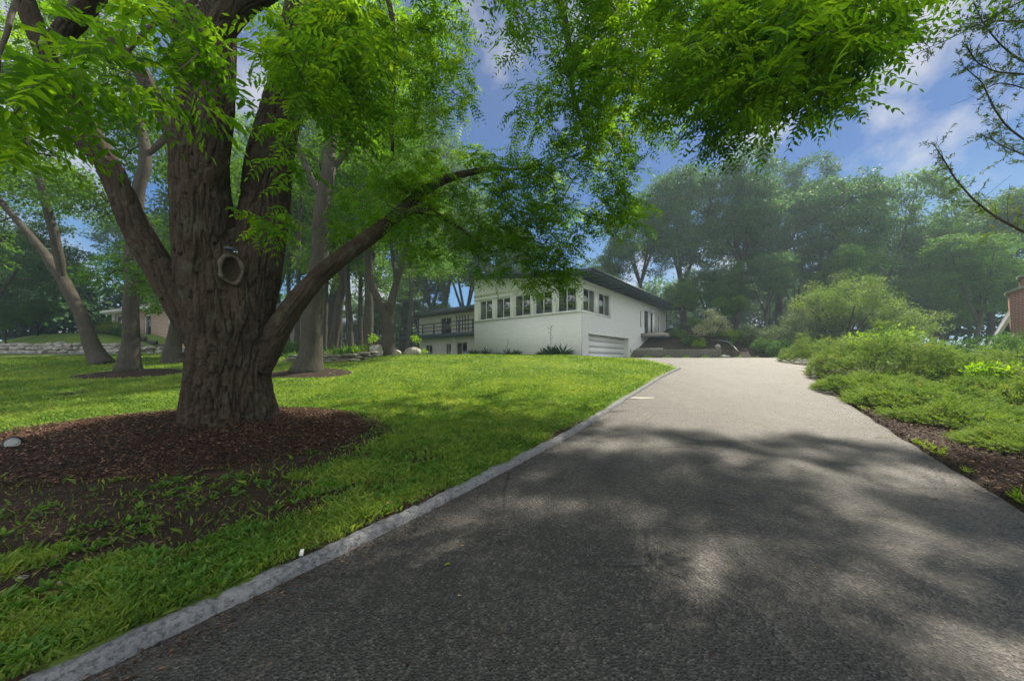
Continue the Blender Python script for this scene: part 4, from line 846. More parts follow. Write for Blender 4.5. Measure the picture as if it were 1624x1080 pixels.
# bare-twigged conifer reaching in from the right edge
def larch():
    rng = np.random.RandomState(9); X, Y = 13.6, 6.6; root = empty('larch_tree', (X, Y, gz(X, Y)), 'thin feathery conifer with nearly bare curved branches reaching in at the right edge', 'tree')
    Ls = [(smoothline([(X, Y, -.2), (X+.1, Y, 3), (X, Y+.1, 7), (X-.2, Y, 12.5)], .3), None)]; Ls[0] = (Ls[0][0], np.linspace(.17, .04, len(Ls[0][0])))
    br = [[(1700, 385, 9, 7), (1624, 368, 7, 6.9), (1580, 345, 6, 6.8), (1545, 318, 5, 6.7), (1515, 285, 4, 6.7), (1498, 255, 3, 6.6), (1480, 228, 1.5, 6.6)],
          [(1700, 260, 7, 7), (1624, 222, 5.5, 6.9), (1595, 200, 5, 6.9), (1572, 165, 4, 6.8), (1558, 130, 3, 6.8), (1530, 108, 1.5, 6.8)],
          [(1700, 130, 6, 6.9), (1624, 118, 5, 6.8), (1580, 115, 4, 6.8), (1548, 100, 3, 6.7), (1532, 72, 1.8, 6.7)],
          [(1700, 115, 6, 7), (1624, 100, 5, 6.9), (1590, 75, 4, 6.9), (1560, 40, 3, 6.8), (1545, 5, 2, 6.8)],
          [(1700, -10, 6, 6.7), (1624, 0, 4, 6.6), (1560, 35, 3, 6.5), (1500, 65, 2, 6.4), (1445, 88, 1.2, 6.4)],
          [(1700, 45, 5, 7), (1624, 34, 4, 6.9), (1570, 34, 3, 6.9), (1535, 38, 1.5, 6.8)],
          [(1700, 280, 5, 7), (1624, 246, 3.5, 7), (1590, 232, 2.5, 6.9), (1560, 215, 1.5, 6.9)], [(1700, 170, 5, 7.2), (1624, 140, 3.5, 7.2), (1585, 130, 2.5, 7.2), (1550, 148, 1.5, 7.2)]]
    mb = MB()
    for p, r in Ls: mb.tube(p, r, 8)
    base, Dd = [], []
    for b in br:
        p, r = limb(b, .06); mb.tube(p+noise(p*4, 5)[:, None]*.02, r, 6)
        q0 = at(b[0][0], b[0][1], b[0][3]); mb.tube(np.stack([np.array([X, Y, max(q0[2]-.6, .5)]), q0]), [r[0]*1.3, r[0]], 6)
        vis = p[len(p)//4:]
        T = unit(np.gradient(vis, axis=0))
        for k in range(int(len(vis)*.9)):
            i = rng.randint(len(vis)); d = unit(T[i]*.55+rng.normal(size=3)*np.array([.5, .3, .55])+np.array([-.15, 0, .05])); L_ = rng.uniform(.2, .75)*(1.1-.6*i/len(vis))
            tw = np.stack([vis[i], vis[i]+d*L_*.5+rng.normal(size=3)*.02, vis[i]+d*L_+np.array([0, 0, .04])]); mb.tube(tw, [.0042, .003, .0015], 4, False)
            if rng.rand() < .8:
                m_ = int(L_*75); f = rng.uniform(.2, 1, m_)[:, None]; base.append(vis[i]+d*L_*f); Dd.append(np.tile(d, (m_, 1))*.6+rng.normal(size=(m_, 3))*.6)
    mb.build('trunk', M_twig, root, True)
    base = np.concatenate(base); Dd = np.concatenate(Dd); n = len(base)
    leafobj('crown', [kites(base, Dd, rng.normal(size=(n, 3)), rng.uniform(.045, .085, n), .017, rng.rand(n))], M_larch, root)
larch()

# ------------------------------------------------------------------ WHITE HOUSE
def hpt(t, s, z): p = HC+HU*t+HV*s; return np.array([p[0], p[1], z])   # t along the front, s along the side
def wall(mb, L_, z0, z1, th, ops, xa=0):
    """wall in the local x-z plane, outer face y=0, thickness towards +y; ops = openings (x0,x1,z0,z1)"""
    xs = sorted({xa, L_, *[v for o in ops for v in o[:2]]}); zs = sorted({z0, z1, *[v for o in ops for v in o[2:]]})
    op = lambda i, k: not (0 <= i < len(xs)-1 and 0 <= k < len(zs)-1) or any(o[0] <= (xs[i]+xs[i+1])/2 <= o[1] and o[2] <= (zs[k]+zs[k+1])/2 <= o[3] for o in ops)
    for i in range(len(xs)-1):
        for k in range(len(zs)-1):
            if op(i, k): continue
            a, b, c, d = xs[i], xs[i+1], zs[k], zs[k+1]
            mb.add([(a, 0, c), (b, 0, c), (b, 0, d), (a, 0, d)], [(0, 1, 2, 3)]); mb.add([(a, th, c), (a, th, d), (b, th, d), (b, th, c)], [(0, 1, 2, 3)])
            if op(i-1, k): mb.add([(a, 0, c), (a, 0, d), (a, th, d), (a, th, c)], [(0, 1, 2, 3)])
            if op(i+1, k): mb.add([(b, 0, c), (b, th, c), (b, th, d), (b, 0, d)], [(0, 1, 2, 3)])
            if op(i, k-1): mb.add([(a, 0, c), (a, th, c), (b, th, c), (b, 0, c)], [(0, 1, 2, 3)])
            if op(i, k+1): mb.add([(a, 0, d), (b, 0, d), (b, th, d), (a, th, d)], [(0, 1, 2, 3)])
def window(o, ax, ay, x0, x1, z0, z1, parent, fm, panes=2, fw=.07, depth=.10, name='window'):
    """frame + mullions, one glass mesh as sub-part"""
    mb = MB(o, ax, ay)
    mb.box((x0, depth-.05, z0), (x0+fw, depth+.03, z1)); mb.box((x1-fw, depth-.05, z0), (x1, depth+.03, z1))
    mb.box((x0+fw, depth-.048, z0), (x1-fw, depth+.028, z0+fw)); mb.box((x0+fw, depth-.048, z1-fw), (x1-fw, depth+.028, z1))
    for k in range(1, panes): c = x0+(x1-x0)*k/panes; mb.box((c-fw*.45, depth-.046, z0+fw), (c+fw*.45, depth+.026, z1-fw))
    f = mb.build(name, fm, parent); g = MB(o, ax, ay); g.box((x0+fw*.5, depth-.012, z0+fw*.5), (x1-fw*.5, depth+.004, z1-fw*.5)); g.build('pane', M_glass, f)
    return f
def px_s(px, w=0):   # along the side wall
    tn = (px-CX)/F; o = HC-HU*w; return (tn*o[1]-o[0])/(HV[0]-HV[1]*tn)
def px_t(px, w=0):   # along a front-parallel wall set back by w
    tn = (px-CX)/F; o = HC+HV*w; return (o[0]-tn*o[1])/(-HU[0]+HU[1]*tn)
def house():
    root = empty('white_house', (*hpt(5, 8, 0)[:2], 1.8), 'long white brick house with dark blue roof and garage on top of the rise', 'house')
    U3 = (HU[0], HU[1], 0); V3 = (HV[0], HV[1], 0)
    Lf = px_t(752); Ls = px_s(1056); zs, zt, zb = 4.93, 7.15, 1.2
    o0 = (HC[0], HC[1], 0)
    # front: painted brick to the sill, panelled timber and windows above
    mb = MB(o0, U3, V3); mb.box((0, 0, zb), (Lf, .3, zs-.0)); mb.build('brick_wall', M_wbrick, root)
    # window bays along the front
    bays = [(px_t(a), px_t(b)) for a, b in ((913.5, 883.8), (875.2, 848.0), (840.9, 815.9), (808.8, 786.2), (780.4, 760))]; wz0, wz1 = 5.02, 6.66
    ops = [(a, b, wz0, wz1) for a, b in bays]
    mb = MB(hpt(0, .03, 0)*np.array([1, 1, 0]), U3, V3); wall(mb, Lf, zs+.001, 7.32, .27, ops)
    # low gable over the front
    zg_ = lambda t_: 7.45+.125*(t_+1.35)-.302; mb.add([(0, .002, 7.32), (Lf, .002, 7.32), (Lf, .002, zg_(Lf)), (0, .002, zg_(0))], [(0, 1, 2, 3)]); mb.build('panelled_wall', M_wpaint, root)
    for a, b in bays: window(hpt(0, .03, 0), U3, V3, a, b, wz0, wz1, root, M_wpaint, 2)
    tb = MB(hpt(0, .03, 0), U3, V3)
    tb.box((-.07, -.10, zs), (Lf+.03, .0, zs+.07)); tb.box((-.06, -.04, 6.70), (Lf, -.0, 6.78)); tb.box((-.06, -.05, 7.0), (Lf, 0, 7.18))
    for a, b in bays:
        for c in (a-.10, b): tb.box((c, -.035, zs+.07), (c+.10, 0, 6.70))
    for k in range(24): c = Lf*(k+.5)/24; tb.box((c-.015, -.022, 6.78), (c+.015, 0, 7.0))
    tb.build('trim', M_wpaint, root)
    # side wall with corner windows, garage opening, narrow window and entrance
    so = HC; side = MB((so[0], so[1], 0), V3, (U3[0], U3[1], 0))
    wins = [(px_s(924.8), px_s(943.3)), (px_s(949.6), px_s(966.8))]
    g0, g1, gt = px_s(933.4), px_s(997), 3.50; d0, d1 = px_s(1022), px_s(1041); dz = 4.2
    sops = [(a, b, wz0, wz1) for a, b in wins]+[(g0, g1, zb, gt), (px_s(1015.3), px_s(1018), 4.75, 6.35), (d0, d1, dz, 6.45), (px_s(1043.5), px_s(1046.5), 4.6, 6.35)]
    side_o = side; wall(side_o, Ls, zb, zt+.02, .45, sops, .302); side_o.build('side_wall', M_wbrick, root)
    for a, b in wins: window((so[0], so[1], 0), V3, U3, a, b, wz0, wz1, root, M_wpaint, 2, depth=.06)
    window((so[0], so[1], 0), V3, U3, px_s(1015.3), px_s(1018), 4.75, 6.35, root, M_wpaint, 1, .05); window((so[0], so[1], 0), V3, U3, px_s(1043.5), px_s(1046.5), 4.6, 6.35, root, M_wpaint, 1, .05)
    tb = MB((so[0], so[1], 0), V3, U3); w0, w1 = wins[0][0], wins[1][1]
    tb.box((w0-.30, -.04, wz0-.10), (w1+.2, -.002, wz0)); tb.box((w0-.30, -.035, wz1), (w1+.2, -.002, wz1+.14)); tb.box((w1+.0, -.036, wz0), (w1+.12, -.002, wz1)); tb.box((wins[0][1], -.036, wz0), (wins[1][0], -.002, wz1)); tb.box((w0-.30, -.036, wz0), (w0, -.002, wz1))
    tb.box((g0-.06, -.03, gt), (g1+.06, -.002, gt+.07)); tb.build('trim', M_wpaint, root)
    gd = MB((so[0], so[1], 0), V3, U3)
    for k in range(5): z0 = zb+(gt-zb)*k/5; gd.box((g0+.001, .40, z0+.005), (g1-.001, .445, z0+(gt-zb)/5-.005))
    gd.box((g0, .43, zb), (g1, .449, gt-.001)); gd.build('garage_door', M_wpaint, root)
    kp_ = MB((so[0], so[1], 0), V3, U3); xk = px_s(999.3); 
    kp_.box((xk, -.03, 2.35), (xk+.12, -.002, 2.75)); kp_.tube([(xk+.06, -.04, 2.72), (xk+.0, -.06, 2.6), (xk+.09, -.06, 2.5), (xk+.03, -.05, 2.4)], .018, 6); kp_.build('wall_hook', M_steel, root)
    # entrance: dark door, white jamb posts, glazed sidelight
    dm = d0+(d1-d0)*.36
    db = MB((so[0], so[1], 0), V3, U3); db.box((d0, .10, dz), (dm, .15, 6.40))
    for k in range(2):
        for j in range(3): zz = dz+.12+j*.74; xx = d0+.15+k*(dm-d0-.2)/2; db.box((xx, .085, zz), (xx+(dm-d0)/2-.22, .098, zz+.6))
    dr = db.build('door', M_navy, root); hb = MB((so[0], so[1], 0), V3, U3); hb.tube([(dm-.18, .04, 5.2), (dm-.18, .04, 5.45)], .02, 8); hb.build('handle', M_steel, dr)
    jb = MB((so[0], so[1], 0), V3, U3); jb.box((dm, -.02, dz), (dm+.5, .2, 6.44)); jb.box((dm+1.2, -.02, dz), (d1, .2, 6.44)); jb.build('door_jamb', M_wpaint, root)
    window((so[0], so[1], 0), V3, U3, dm+.5, dm+1.2, dz+.01, 6.42, root, M_navy, 1, .06)
    # core that closes the volume behind the windows
    cb = MB(o0, U3, V3); cb.box((.5, .5, zb), (Lf-.05, Ls-.02, 7.1)); cb.add([(.5, .3, 7.0), (Lf-.02, .3, 7.0), (Lf-.02, .3, zg_(Lf)-.01), (.5, .3, zg_(.5)-.01), (.5, Ls-.1, 7.0), (Lf-.02, Ls-.1, 7.0), (Lf-.02, Ls-.1, zg_(Lf)-.01), (.5, Ls-.1, zg_(.5)-.01)], [(0, 1, 2, 3), (1, 5, 6, 2), (7, 6, 5, 4)]); cb.build('back_walls', M_cream, root)
    # roof: low gable with its ridge across the front, deep eaves, exposed beams
    of, os_ = .95, 1.35; ze = 7.45; th = .30; tr = Lf+.5; zr = ze+.125*(tr+os_)
    rb = MB(o0, U3, V3)
    for (ta, za, tb_, zb_) in ((-os_, ze, tr, zr),):
        V = [(ta, -of, za), (tb_, -of, zb_), (tb_, Ls+.9, zb_), (ta, Ls+.9, za), (ta, -of, za-th), (tb_, -of, zb_-th), (tb_, Ls+.9, zb_-th), (ta, Ls+.9, za-th)]
        rb.add(V, [(0, 1, 2, 3), (7, 6, 5, 4), (0, 4, 5, 1), (2, 6, 7, 3), (3, 7, 4, 0), (1, 5, 6, 2)])
    rf = rb.build('roof', M_navy, root)
    gb = MB(o0, U3, V3); gb.tube([(-os_-.06, -of-.02, ze-.04), (-os_-.06, Ls+.9, ze-.04)], .085, 10); gb.tube([(-os_-.05, Ls+.6, ze-.1), (-os_+.1, Ls+.5, ze-.5), (-.08, Ls+.05, ze-.9), (-.08, Ls+.02, 4.3)], .045, 8); gb.build('gutter', M_navy, rf)
    nb = 14
    for k in range(nb):
        s0 = .6+k*(Ls-.4)/(nb-1); bm_ = MB(o0, U3, V3); sl_ = (zr-ze)/(tr+os_)
        V = [(-os_+.10, s0, ze-th-.09), (-.002, s0, ze-th+sl_*os_-.12), (-.002, s0, ze-th+sl_*os_-.003), (-os_+.10, s0, ze-th+.02)]; V = V+[(a, b+.11, c) for a, b, c in V]
        bm_.add(V, [(0, 1, 2, 3), (7, 6, 5, 4), (0, 4, 5, 1), (1, 5, 6, 2), (2, 6, 7, 3), (3, 7, 4, 0)]); bm_.build('rafter', M_navy, rf)
    fp = hpt(2.8, 12.5, 0); fl = MB(); fl.tube([(fp[0], fp[1], 7.6), (fp[0], fp[1], 9.0)], .13, 14); fl.tube([(fp[0], fp[1], 9.0), (fp[0], fp[1], 9.2)], .19, 14); fl.build('flue_pipe', M_steel, root, True)
    # lamps at the corner and above the door
    for (t_, s_, z_, nm) in ((.25, -.12, 7.0, 1), (-.12, px_s(1031), 6.72, 2), (-.12, px_s(1019.5), 6.75, 3)):
        p = hpt(t_, s_, z_); l_ = MB(); l_.tube([p, p+np.array([0, 0, .1])], .03, 8); la = l_.build('wall_lamp', M_black, root)
        a = MB(); th_ = np.linspace(-math.pi/2, math.pi/2, 8); a.tube([(p[0], p[1], p[2]-.08+.10*math.sin(q)) for q in th_], [max(.003, .10*math.cos(q)) for q in th_], 12); a.build('bulb', M_lamp, la, True)
    # ---------------- left wing
    w = 1.7; t0 = px_t(752, w)-1.2; t1 = px_t(665, w); wo = hpt(0, w, 0); dzk = 4.2
    wops = [(px_t(715.7, w), px_t(699, w), dzk+.05, 5.95)]+[(px_t(p+1.9, w), px_t(p, w), dzk+.25, 6.02) for p in (722.8, 727.6, 732.2, 736.6, 741.2)]+[(px_t(753.9, w), px_t(751.5, w), dzk+.2, 5.95)]
    lops = [(px_t(685.7, w), px_t(674.5, w), 1.0, 3.28), (px_t(715, w), px_t(707, w), 1.0, 3.34), (px_t(740.7, w), px_t(724, w), 1.0, 3.42)]
    mb = MB(wo, U3, V3); wall(mb, t1, .8, 6.32, .25, [o for o in wops+lops], t0); 
    mb.add([(t1, .25, .8), (t1, 7, .8), (t1, 7, 6.3), (t1, .25, 6.3)], [(0, 1, 2, 3)]); mb.add([(t0, 6.9, .8), (t1, 6.9, .8), (t1, 6.9, 6.3), (t0, 6.9, 6.3)], [(3, 2, 1, 0)]); mb.build('wing_wall', M_cream, root)
    for k, op_ in enumerate(wops): window(wo, U3, V3, *op_, root, M_wpaint if k == 0 else M_navy, 2 if k == 0 else 1, .05 if k == 0 else .03)
    for k, op_ in enumerate(lops): window(wo, U3, V3, *op_, root, M_cream, 2, .07)
    rb = MB(wo, U3, V3); ta, tb2 = t0-.5, px_t(645, .25); ya, yb = .25-w, 7.3; za, zb2 = 6.52, 7.0; th = .38
    V = [(ta, ya, za), (tb2, ya, za), (tb2, yb, zb2), (ta, yb, zb2), (ta, ya, za-th), (tb2, ya, za-th), (tb2, yb, zb2-th), (ta, yb, zb2-th)]
    rb.add(V, [(0, 3, 2, 1), (4, 5, 6, 7), (0, 1, 5, 4), (1, 2, 6, 5), (2, 3, 7, 6), (3, 0, 4, 7)]); rb.build('wing_roof', M_shingle, root)
    # balcony
    bo = hpt(0, .25, 0); td0, td1 = Lf+.02, px_t(632.7, .25); dk = MB(bo, U3, V3); dk.box((td0, 0, dzk-.40), (td1, .12, dzk)); dk.box((td0, .121, dzk-.10), (td1, w-.26, dzk-.01)); dk.box((td1-.12, .121, dzk-.40), (td1, w+1.5, dzk-.101)); bal = dk.build('balcony', M_navy, root)
    rl = MB(bo, U3, V3)
    rl.box((td0, .0, dzk+.98), (td1-.4, .11, dzk+1.06))
    for z_ in (.28, .62): rl.box((td0, .03, dzk+z_), (td1-.4, .07, dzk+z_+.07))
    for k in range(7): tt_ = td0+.4+k*(td1-.55-td0-.4)/6; rl.box((tt_, .012, dzk), (tt_+.11, .10, dzk+.979))
    for z_ in (.28, .62, .98): rl.box((td1-.47, .111, dzk+z_), (td1-.40, w+1.2, dzk+z_+.07))
    rl.build('railing', M_navy, bal)
    for p_ in (653, 682, 719.5):
        q_ = hpt(px_t(p_, .9), .9, dzk-.42); a = MB(); th_ = np.linspace(-math.pi/2, math.pi/2, 8); a.tube([(q_[0], q_[1], q_[2]-.10+.10*math.sin(v_)) for v_ in th_], [max(.003, .11*math.cos(v_)) for v_ in th_], 12); a.tube([(q_[0], q_[1], q_[2]), (q_[0], q_[1], q_[2]+.3)], .04, 8); a.build('globe_lamp', M_lamp, bal, True)
    for tt_ in (px_t(662, .3),): dk = MB(bo, U3, V3); dk.box((tt_, .02, .8), (tt_+.12, .11, dzk-.401)); dk.build('post', M_navy, bal)
    # front landing with ornate rail
    lb = MB((so[0], so[1], 0), V3, U3); l0, l1 = d0-1.0, Ls+1.5; lb.box((l0, -2.0, dz-.35), (l1, -.003, dz-.02)); lb.build('landing', M_conc, root)
    rl = MB((so[0], so[1], 0), V3, U3); e0, e1 = dm+1.2, Ls-.2
    rl.tube([(e0, -1.9, dz+.95), (e1, -1.9, dz+.95)], .025, 6); rl.tube([(e0, -1.9, dz+.08), (e1, -1.9, dz+.08)], .018, 6)
    nn_ = 9
    for k in range(nn_+1): x_ = e0+(e1-e0)*k/nn_; rl.tube([(x_, -1.9, dz), (x_, -1.9, dz+.95)], .014 if 0 < k < nn_ else .03, 5)
    for k in range(nn_):
        x_ = e0+(e1-e0)*(k+.5)/nn_; hw = (e1-e0)/nn_*.42
        rl.tube([(x_+hw*math.sin(q)*1, -1.9, dz+.5+.40*math.cos(q)) for q in np.linspace(0, 6.28, 15)], .011, 4, False)
    rl.build('landing_rail', M_black, root)
house()

# ------------------------------------------------------------------ retaining wall, steps, rails
d_ = (RW1-RW0); Lw = np.linalg.norm(d_); d_ = d_/Lw; nw = np.array([-d_[1], d_[0]])
zb_ = 1.62
mb = MB((*RW0, 0), (*d_, 0), (*nw, 0)); rng = np.random.RandomState(4)
for k in range(6):
    z0 = zb_+k*.152; x = -.25 if k % 2 else 0
    while x < Lw:
        x1 = min(x+.42, Lw); jy = rng.uniform(0, .018)+k*.012; mb.box((max(x, 0)+.004, jy, z0+.004), (x1-.004, .45, z0+.148)); x += .42
mb.box((0.01, .06, zb_), (Lw-.01, .44, zb_+.90)); o_ = mb.build('retaining_wall', M_block, None, bevel=.008); tag(o_, 'long low wall of weathered grey blocks holding the planting bed beside the garage', 'retaining wall')
mb = MB((*RW0, 0), (*d_, 0), (*nw, 0)); mb.box((.1, .75, 2.3), (2.3, 1.0, 2.72)); mb.box((.1, 1.001, 2.3), (.35, 1.9, 2.715)); tag(mb.build('bed_edging', M_conc, None, bevel=.02), 'short concrete edging block on the bed beside the garage corner', 'edging')
st_ = MB((*RW1, 0), (*d_, 0), (*nw, 0))
for k in range(5): st_.box((.02+.0*k, .25+k*.42, 1.6), (1.75, .25+(k+1)*.42+.03, 1.92+k*.15))
tag(st_.build('garden_steps', M_conc, None, bevel=.02), 'worn steps climbing the slope at the right end of the retaining wall', 'steps')
p = RW1+nw*.3-d_*.25; sp = MB(); th_ = np.linspace(-math.pi/2, math.pi/2, 12); sp.tube([(p[0], p[1], 2.70+.20*math.sin(q)) for q in th_], [max(.004, .20*math.cos(q)) for q in th_], 18); tag(sp.build('stone_ball', M_rock, None, True), 'round grey stone ball on the right end of the retaining wall', 'ornament')
hr = MB(); c0 = at(1143, 540, 29.5); c1 = at(1155, 541.5, 29); c2 = at(1166, 552, 28); c3 = at(1178, 565, 27); pts = smoothline([at(1128, 538, 31), c0, c1, at(1160, 546, 28.6), c2, c3], .12); hr.tube(pts, .035, 8)
hroot = empty('handrail', (c3[0], c3[1], 1.85), 'curved iron handrail with thin balusters sweeping down beside the garden steps', 'handrail'); hr.build('rail', M_steel, hroot, True)
bs = MB()
for q in pts[::2]: bs.tube([(q[0], q[1], q[2]-.85), (q[0], q[1], q[2])], .012, 5)
lowr = pts.copy(); lowr[:, 2] -= .78; bs.tube(lowr, .015, 5); bs.build('balusters', M_black, hroot)
fn = MB(); f0, f1 = at(1068, 543, 38), at(1128, 540, 34)
for k in range(34):
    q = f0+(f1-f0)*k/33; zg = gz(q[0], q[1]); h_ = 1.25+.12*math.sin(k*.8); fn.tube([(q[0], q[1], zg), (q[0], q[1], zg+h_)], .014, 5)
q0, q1 = f0.copy(), f1.copy(); fn.tube([(q0[0], q0[1], gz(*q0[:2])+1.1), (q1[0], q1[1], gz(*q1[:2])+1.1)], .018, 5); tag(fn.build('iron_fence', M_black), 'black iron picket fence behind the planted slope', 'fence')

# ------------------------------------------------------------------ rocks
def rock_mesh(seed, a, b, c, sub=3, rough=.25):
    import bmesh
    bm = bmesh.new(); bmesh.ops.create_icosphere(bm, subdivisions=sub, radius=1); V = np.array([v.co[:] for v in bm.verts]); 
    cells = unit(np.random.RandomState(seed).normal(size=(9, 3))); dd = (V@cells.T); cut = np.random.RandomState(seed+1).uniform(.62, .92, 9)
    over = np.maximum(dd-cut, 0); V = V-(over[:, :, None]*cells[None]).sum(1)*.9
    V = V*(1+rough*.5*noise(V*1.3+seed, seed)+rough*.25*noise(V*4+seed, seed))[:, None]*np.array([a, b, c])
    for v, p in zip(bm.verts, V): v.co = p
    me = bpy.data.meshes.new('rock'); bm.to_mesh(me); bm.free(); return me
def rock(name, px, Y, a, b, c, seed, label, cat='boulder', group=None, m_=None, dz=.6, sub=3):
    me = rock_mesh(seed, a, b, c, sub); X = (px-CX)/F*Y; o = link_mesh(name, me, m_ or M_rock); o.location = (X, Y, gz(X, Y)+c*dz); return tag(o, label, cat, group)
rock('boulder', 597, 19.2, .36, .34, .40, 1, 'upright rounded pale boulder left of the forked tree', dz=.8)
rock('boulder', 629, 20.3, .26, .24, .22, 2, 'small dark boulder tucked right against the forked tree')
rock('boulder', 654, 20.6, .55, .35, .30, 3, 'wide flat topped boulder on the lawn below the balcony')
rock('boulder', 1150, 24.5, .35, .25, .12, 4, 'flat pale rock at the end of the drive near the steps')
rock('stone', 1012, 13.3, .0, 0, 0, 5, 'x', sub=1) if False else None
# rubble stone wall of the neighbour: every stone is loose
rng = np.random.RandomState(6); base_line = densify(np.array([(-47.5, 30.5), (-43, 29.2), (-37, 28.4), (-31.5, 28.6), (-27.5, 30.0), (-24.5, 32.)]), .01)
RM = [rock_mesh(50+k, .42, .32, .27, 2) for k in range(6)]
for k_ in RM: k_.materials.append(M_rock)
cnt = 0
for row in range(3):
    s = rng.rand()*.4
    seg = np.linalg.norm(np.diff(base_line, axis=0), axis=1).sum()
    while s < seg-.3-row*1.0:
        i = min(int(s/seg*len(base_line)), len(base_line)-1); p = base_line[i]; hmax = 3 if i < len(base_line)*.7 else (2 if i < len(base_line)*.85 else 1)
        if row < hmax:
            o = bpy.data.objects.new('wall_stone', RM[rng.randint(6)]); COL.objects.link(o); sc = rng.uniform(.7, 1.25); o.scale = (sc, sc, sc*rng.uniform(.75, 1.0)); o.rotation_euler = (rng.normal()*.15, rng.normal()*.15, rng.rand()*6.28)
            o.location = (p[0]+rng.normal()*.06, p[1]+row*.22+rng.normal()*.05, gz(p[0], p[1])+.14+row*.30); tag(o, ('bottom', 'middle', 'top')[row]+' course stone of the pale rubble wall, '+('near its far left end' if p[0] < -42 else 'in the stretch left of the leaning trunk' if p[0] < -35 else 'in the stretch behind the leaning trunk' if p[0] < -29 else 'near its low right end'), 'stone', 'stones of the rubble wall on the far left'); cnt += 1
        s += rng.uniform(.55, .8)
# ledge stones of the low wall behind the tall pale trunk
LM = [rock_mesh(70+k, .42, .24, .10, 2, .35) for k in range(5)]
for k_ in LM: k_.materials.append(M_ledge)
ll = densify(np.array([at(458, 572, 18.3)[:2], at(500, 573, 17.6)[:2], at(560, 571, 17.6)[:2], at(590, 567, 18.4)[:2]]), .01); seg = np.linalg.norm(np.diff(ll, axis=0), axis=1).sum()
for row in range(3):
    s = .2*row
    while s < seg:
        i = min(int(s/seg*len(ll)), len(ll)-1); p = ll[i]; o = bpy.data.objects.new('ledge_stone', LM[rng.randint(5)]); COL.objects.link(o); sc = rng.uniform(.8, 1.2); o.scale = (sc, sc, sc); o.rotation_euler = (0, 0, rng.normal()*.25)
        o.location = (p[0], p[1]+row*.04, gz(p[0], p[1])+.05+row*.13); tag(o, ('bottom', 'middle', 'top')[row]+' flat mossy stone of the dry laid wall, '+('left of the tall trunk' if s < seg*.3 else 'right of the tall trunk' if s < seg*.65 else 'towards the round boulder'), 'stone', 'stones of the low dry laid wall'); s += rng.uniform(.5, .72)

# ------------------------------------------------------------------ plants at the house and the grove bed
def yucca_mesh(seed, n=46, L_=.62):
    rng = np.random.RandomState(seed); a = rng.rand(n)*6.28; e = rng.uniform(.25, 1.35, n); D = np.stack([np.cos(a)*np.cos(e), np.sin(a)*np.cos(e), np.sin(e)], -1)
    V, Fc, r = kites(np.zeros((n, 3))+D*.03, D, np.cross(D, np.cross(np.array([0, 0, 1.]), D))+rng.normal(size=(n, 3))*.1, rng.uniform(.7, 1.1, n)*L_, .055, rng.rand(n), .3, True)
    me = np_mesh('yucca', V, [Fc], False, r); me.materials.append(M_yucca); return me
YM = [yucca_mesh(1), yucca_mesh(2)]
for i, (px, s, lbl) in enumerate([(749.5, 1.05, 'yucca at the left end of the row, by the wing corner'), (771, 1.0, 'second yucca from the left end of the row'), (790, .6, 'small yucca between the second and the flowering clumps'), (805, .85, 'yucca with a thin flower stalk, left of the gap'), (819, .8, 'yucca just left of the wide gap in the row'), (861, .75, 'small yucca just right of the wide gap in the row'), (874, 1.15, 'large yucca beside the tall flower stalk'), (892, 1.15, 'large yucca nearest the garage corner')]):
    Y = HC[1]+HU[1]*px_t(px)-1.2; X = (px-CX)/F*Y; o = bpy.data.objects.new('yucca', YM[i % 2]); COL.objects.link(o); o.location = (X, Y, gz(X, Y)+.02); s *= 1.25; o.scale = (s, s, s); o.rotation_euler = (0, 0, i*1.3); tag(o, lbl, 'yucca', 'yuccas along the white brick wall')
    if i in (3, 6):
        k = MB(); h = 1.25 if i == 3 else 1.45; ps = smoothline([(0, 0, 0), (.05, 0, h*.5), (.12 if i == 6 else -.08, 0, h)], .1, 1); k.tube(ps, .008, 5); rng = np.random.RandomState(i)
        for q in ps[len(ps)//2::1]:
            k.tube([q, q+np.array([rng.normal()*.1, rng.normal()*.1, .05])], .008, 4)
            e = q+np.array([rng.normal()*.08, rng.normal()*.05, .04]); k.tube([e, e+np.array([0, 0, .05])], [.014, .008], 6)
        f = k.build('flower_stalk', M_twig, None); f.parent = o
def clump(name, X, Y, s, m_, label, group, seed, n=60, L_=.3, W_=.06, z=None, flat=1):
    rng = np.random.RandomState(seed); a = rng.rand(n)*6.28; r = rng.rand(n)*.4*s; e = rng.uniform(.5, 1.4, n); D = np.stack([np.cos(a)*np.cos(e), np.sin(a)*np.cos(e), np.sin(e)], -1)
    base = np.stack([np.cos(a)*r, np.sin(a)*r, rng.rand(n)*.12*s*flat], -1); V, Fc, r_ = kites(base, D, rng.normal(size=(n, 3))*.4+np.array([0, 0, 1.]), rng.uniform(.6, 1.2, n)*L_*s, W_*s, rng.rand(n), .2)
    me = np_mesh(name, V, [Fc], False, r_); o = link_mesh(name, me, m_); o.location = (X, Y, gz(X, Y) if z is None else z); return tag(o, label, cat='plant', group=group)
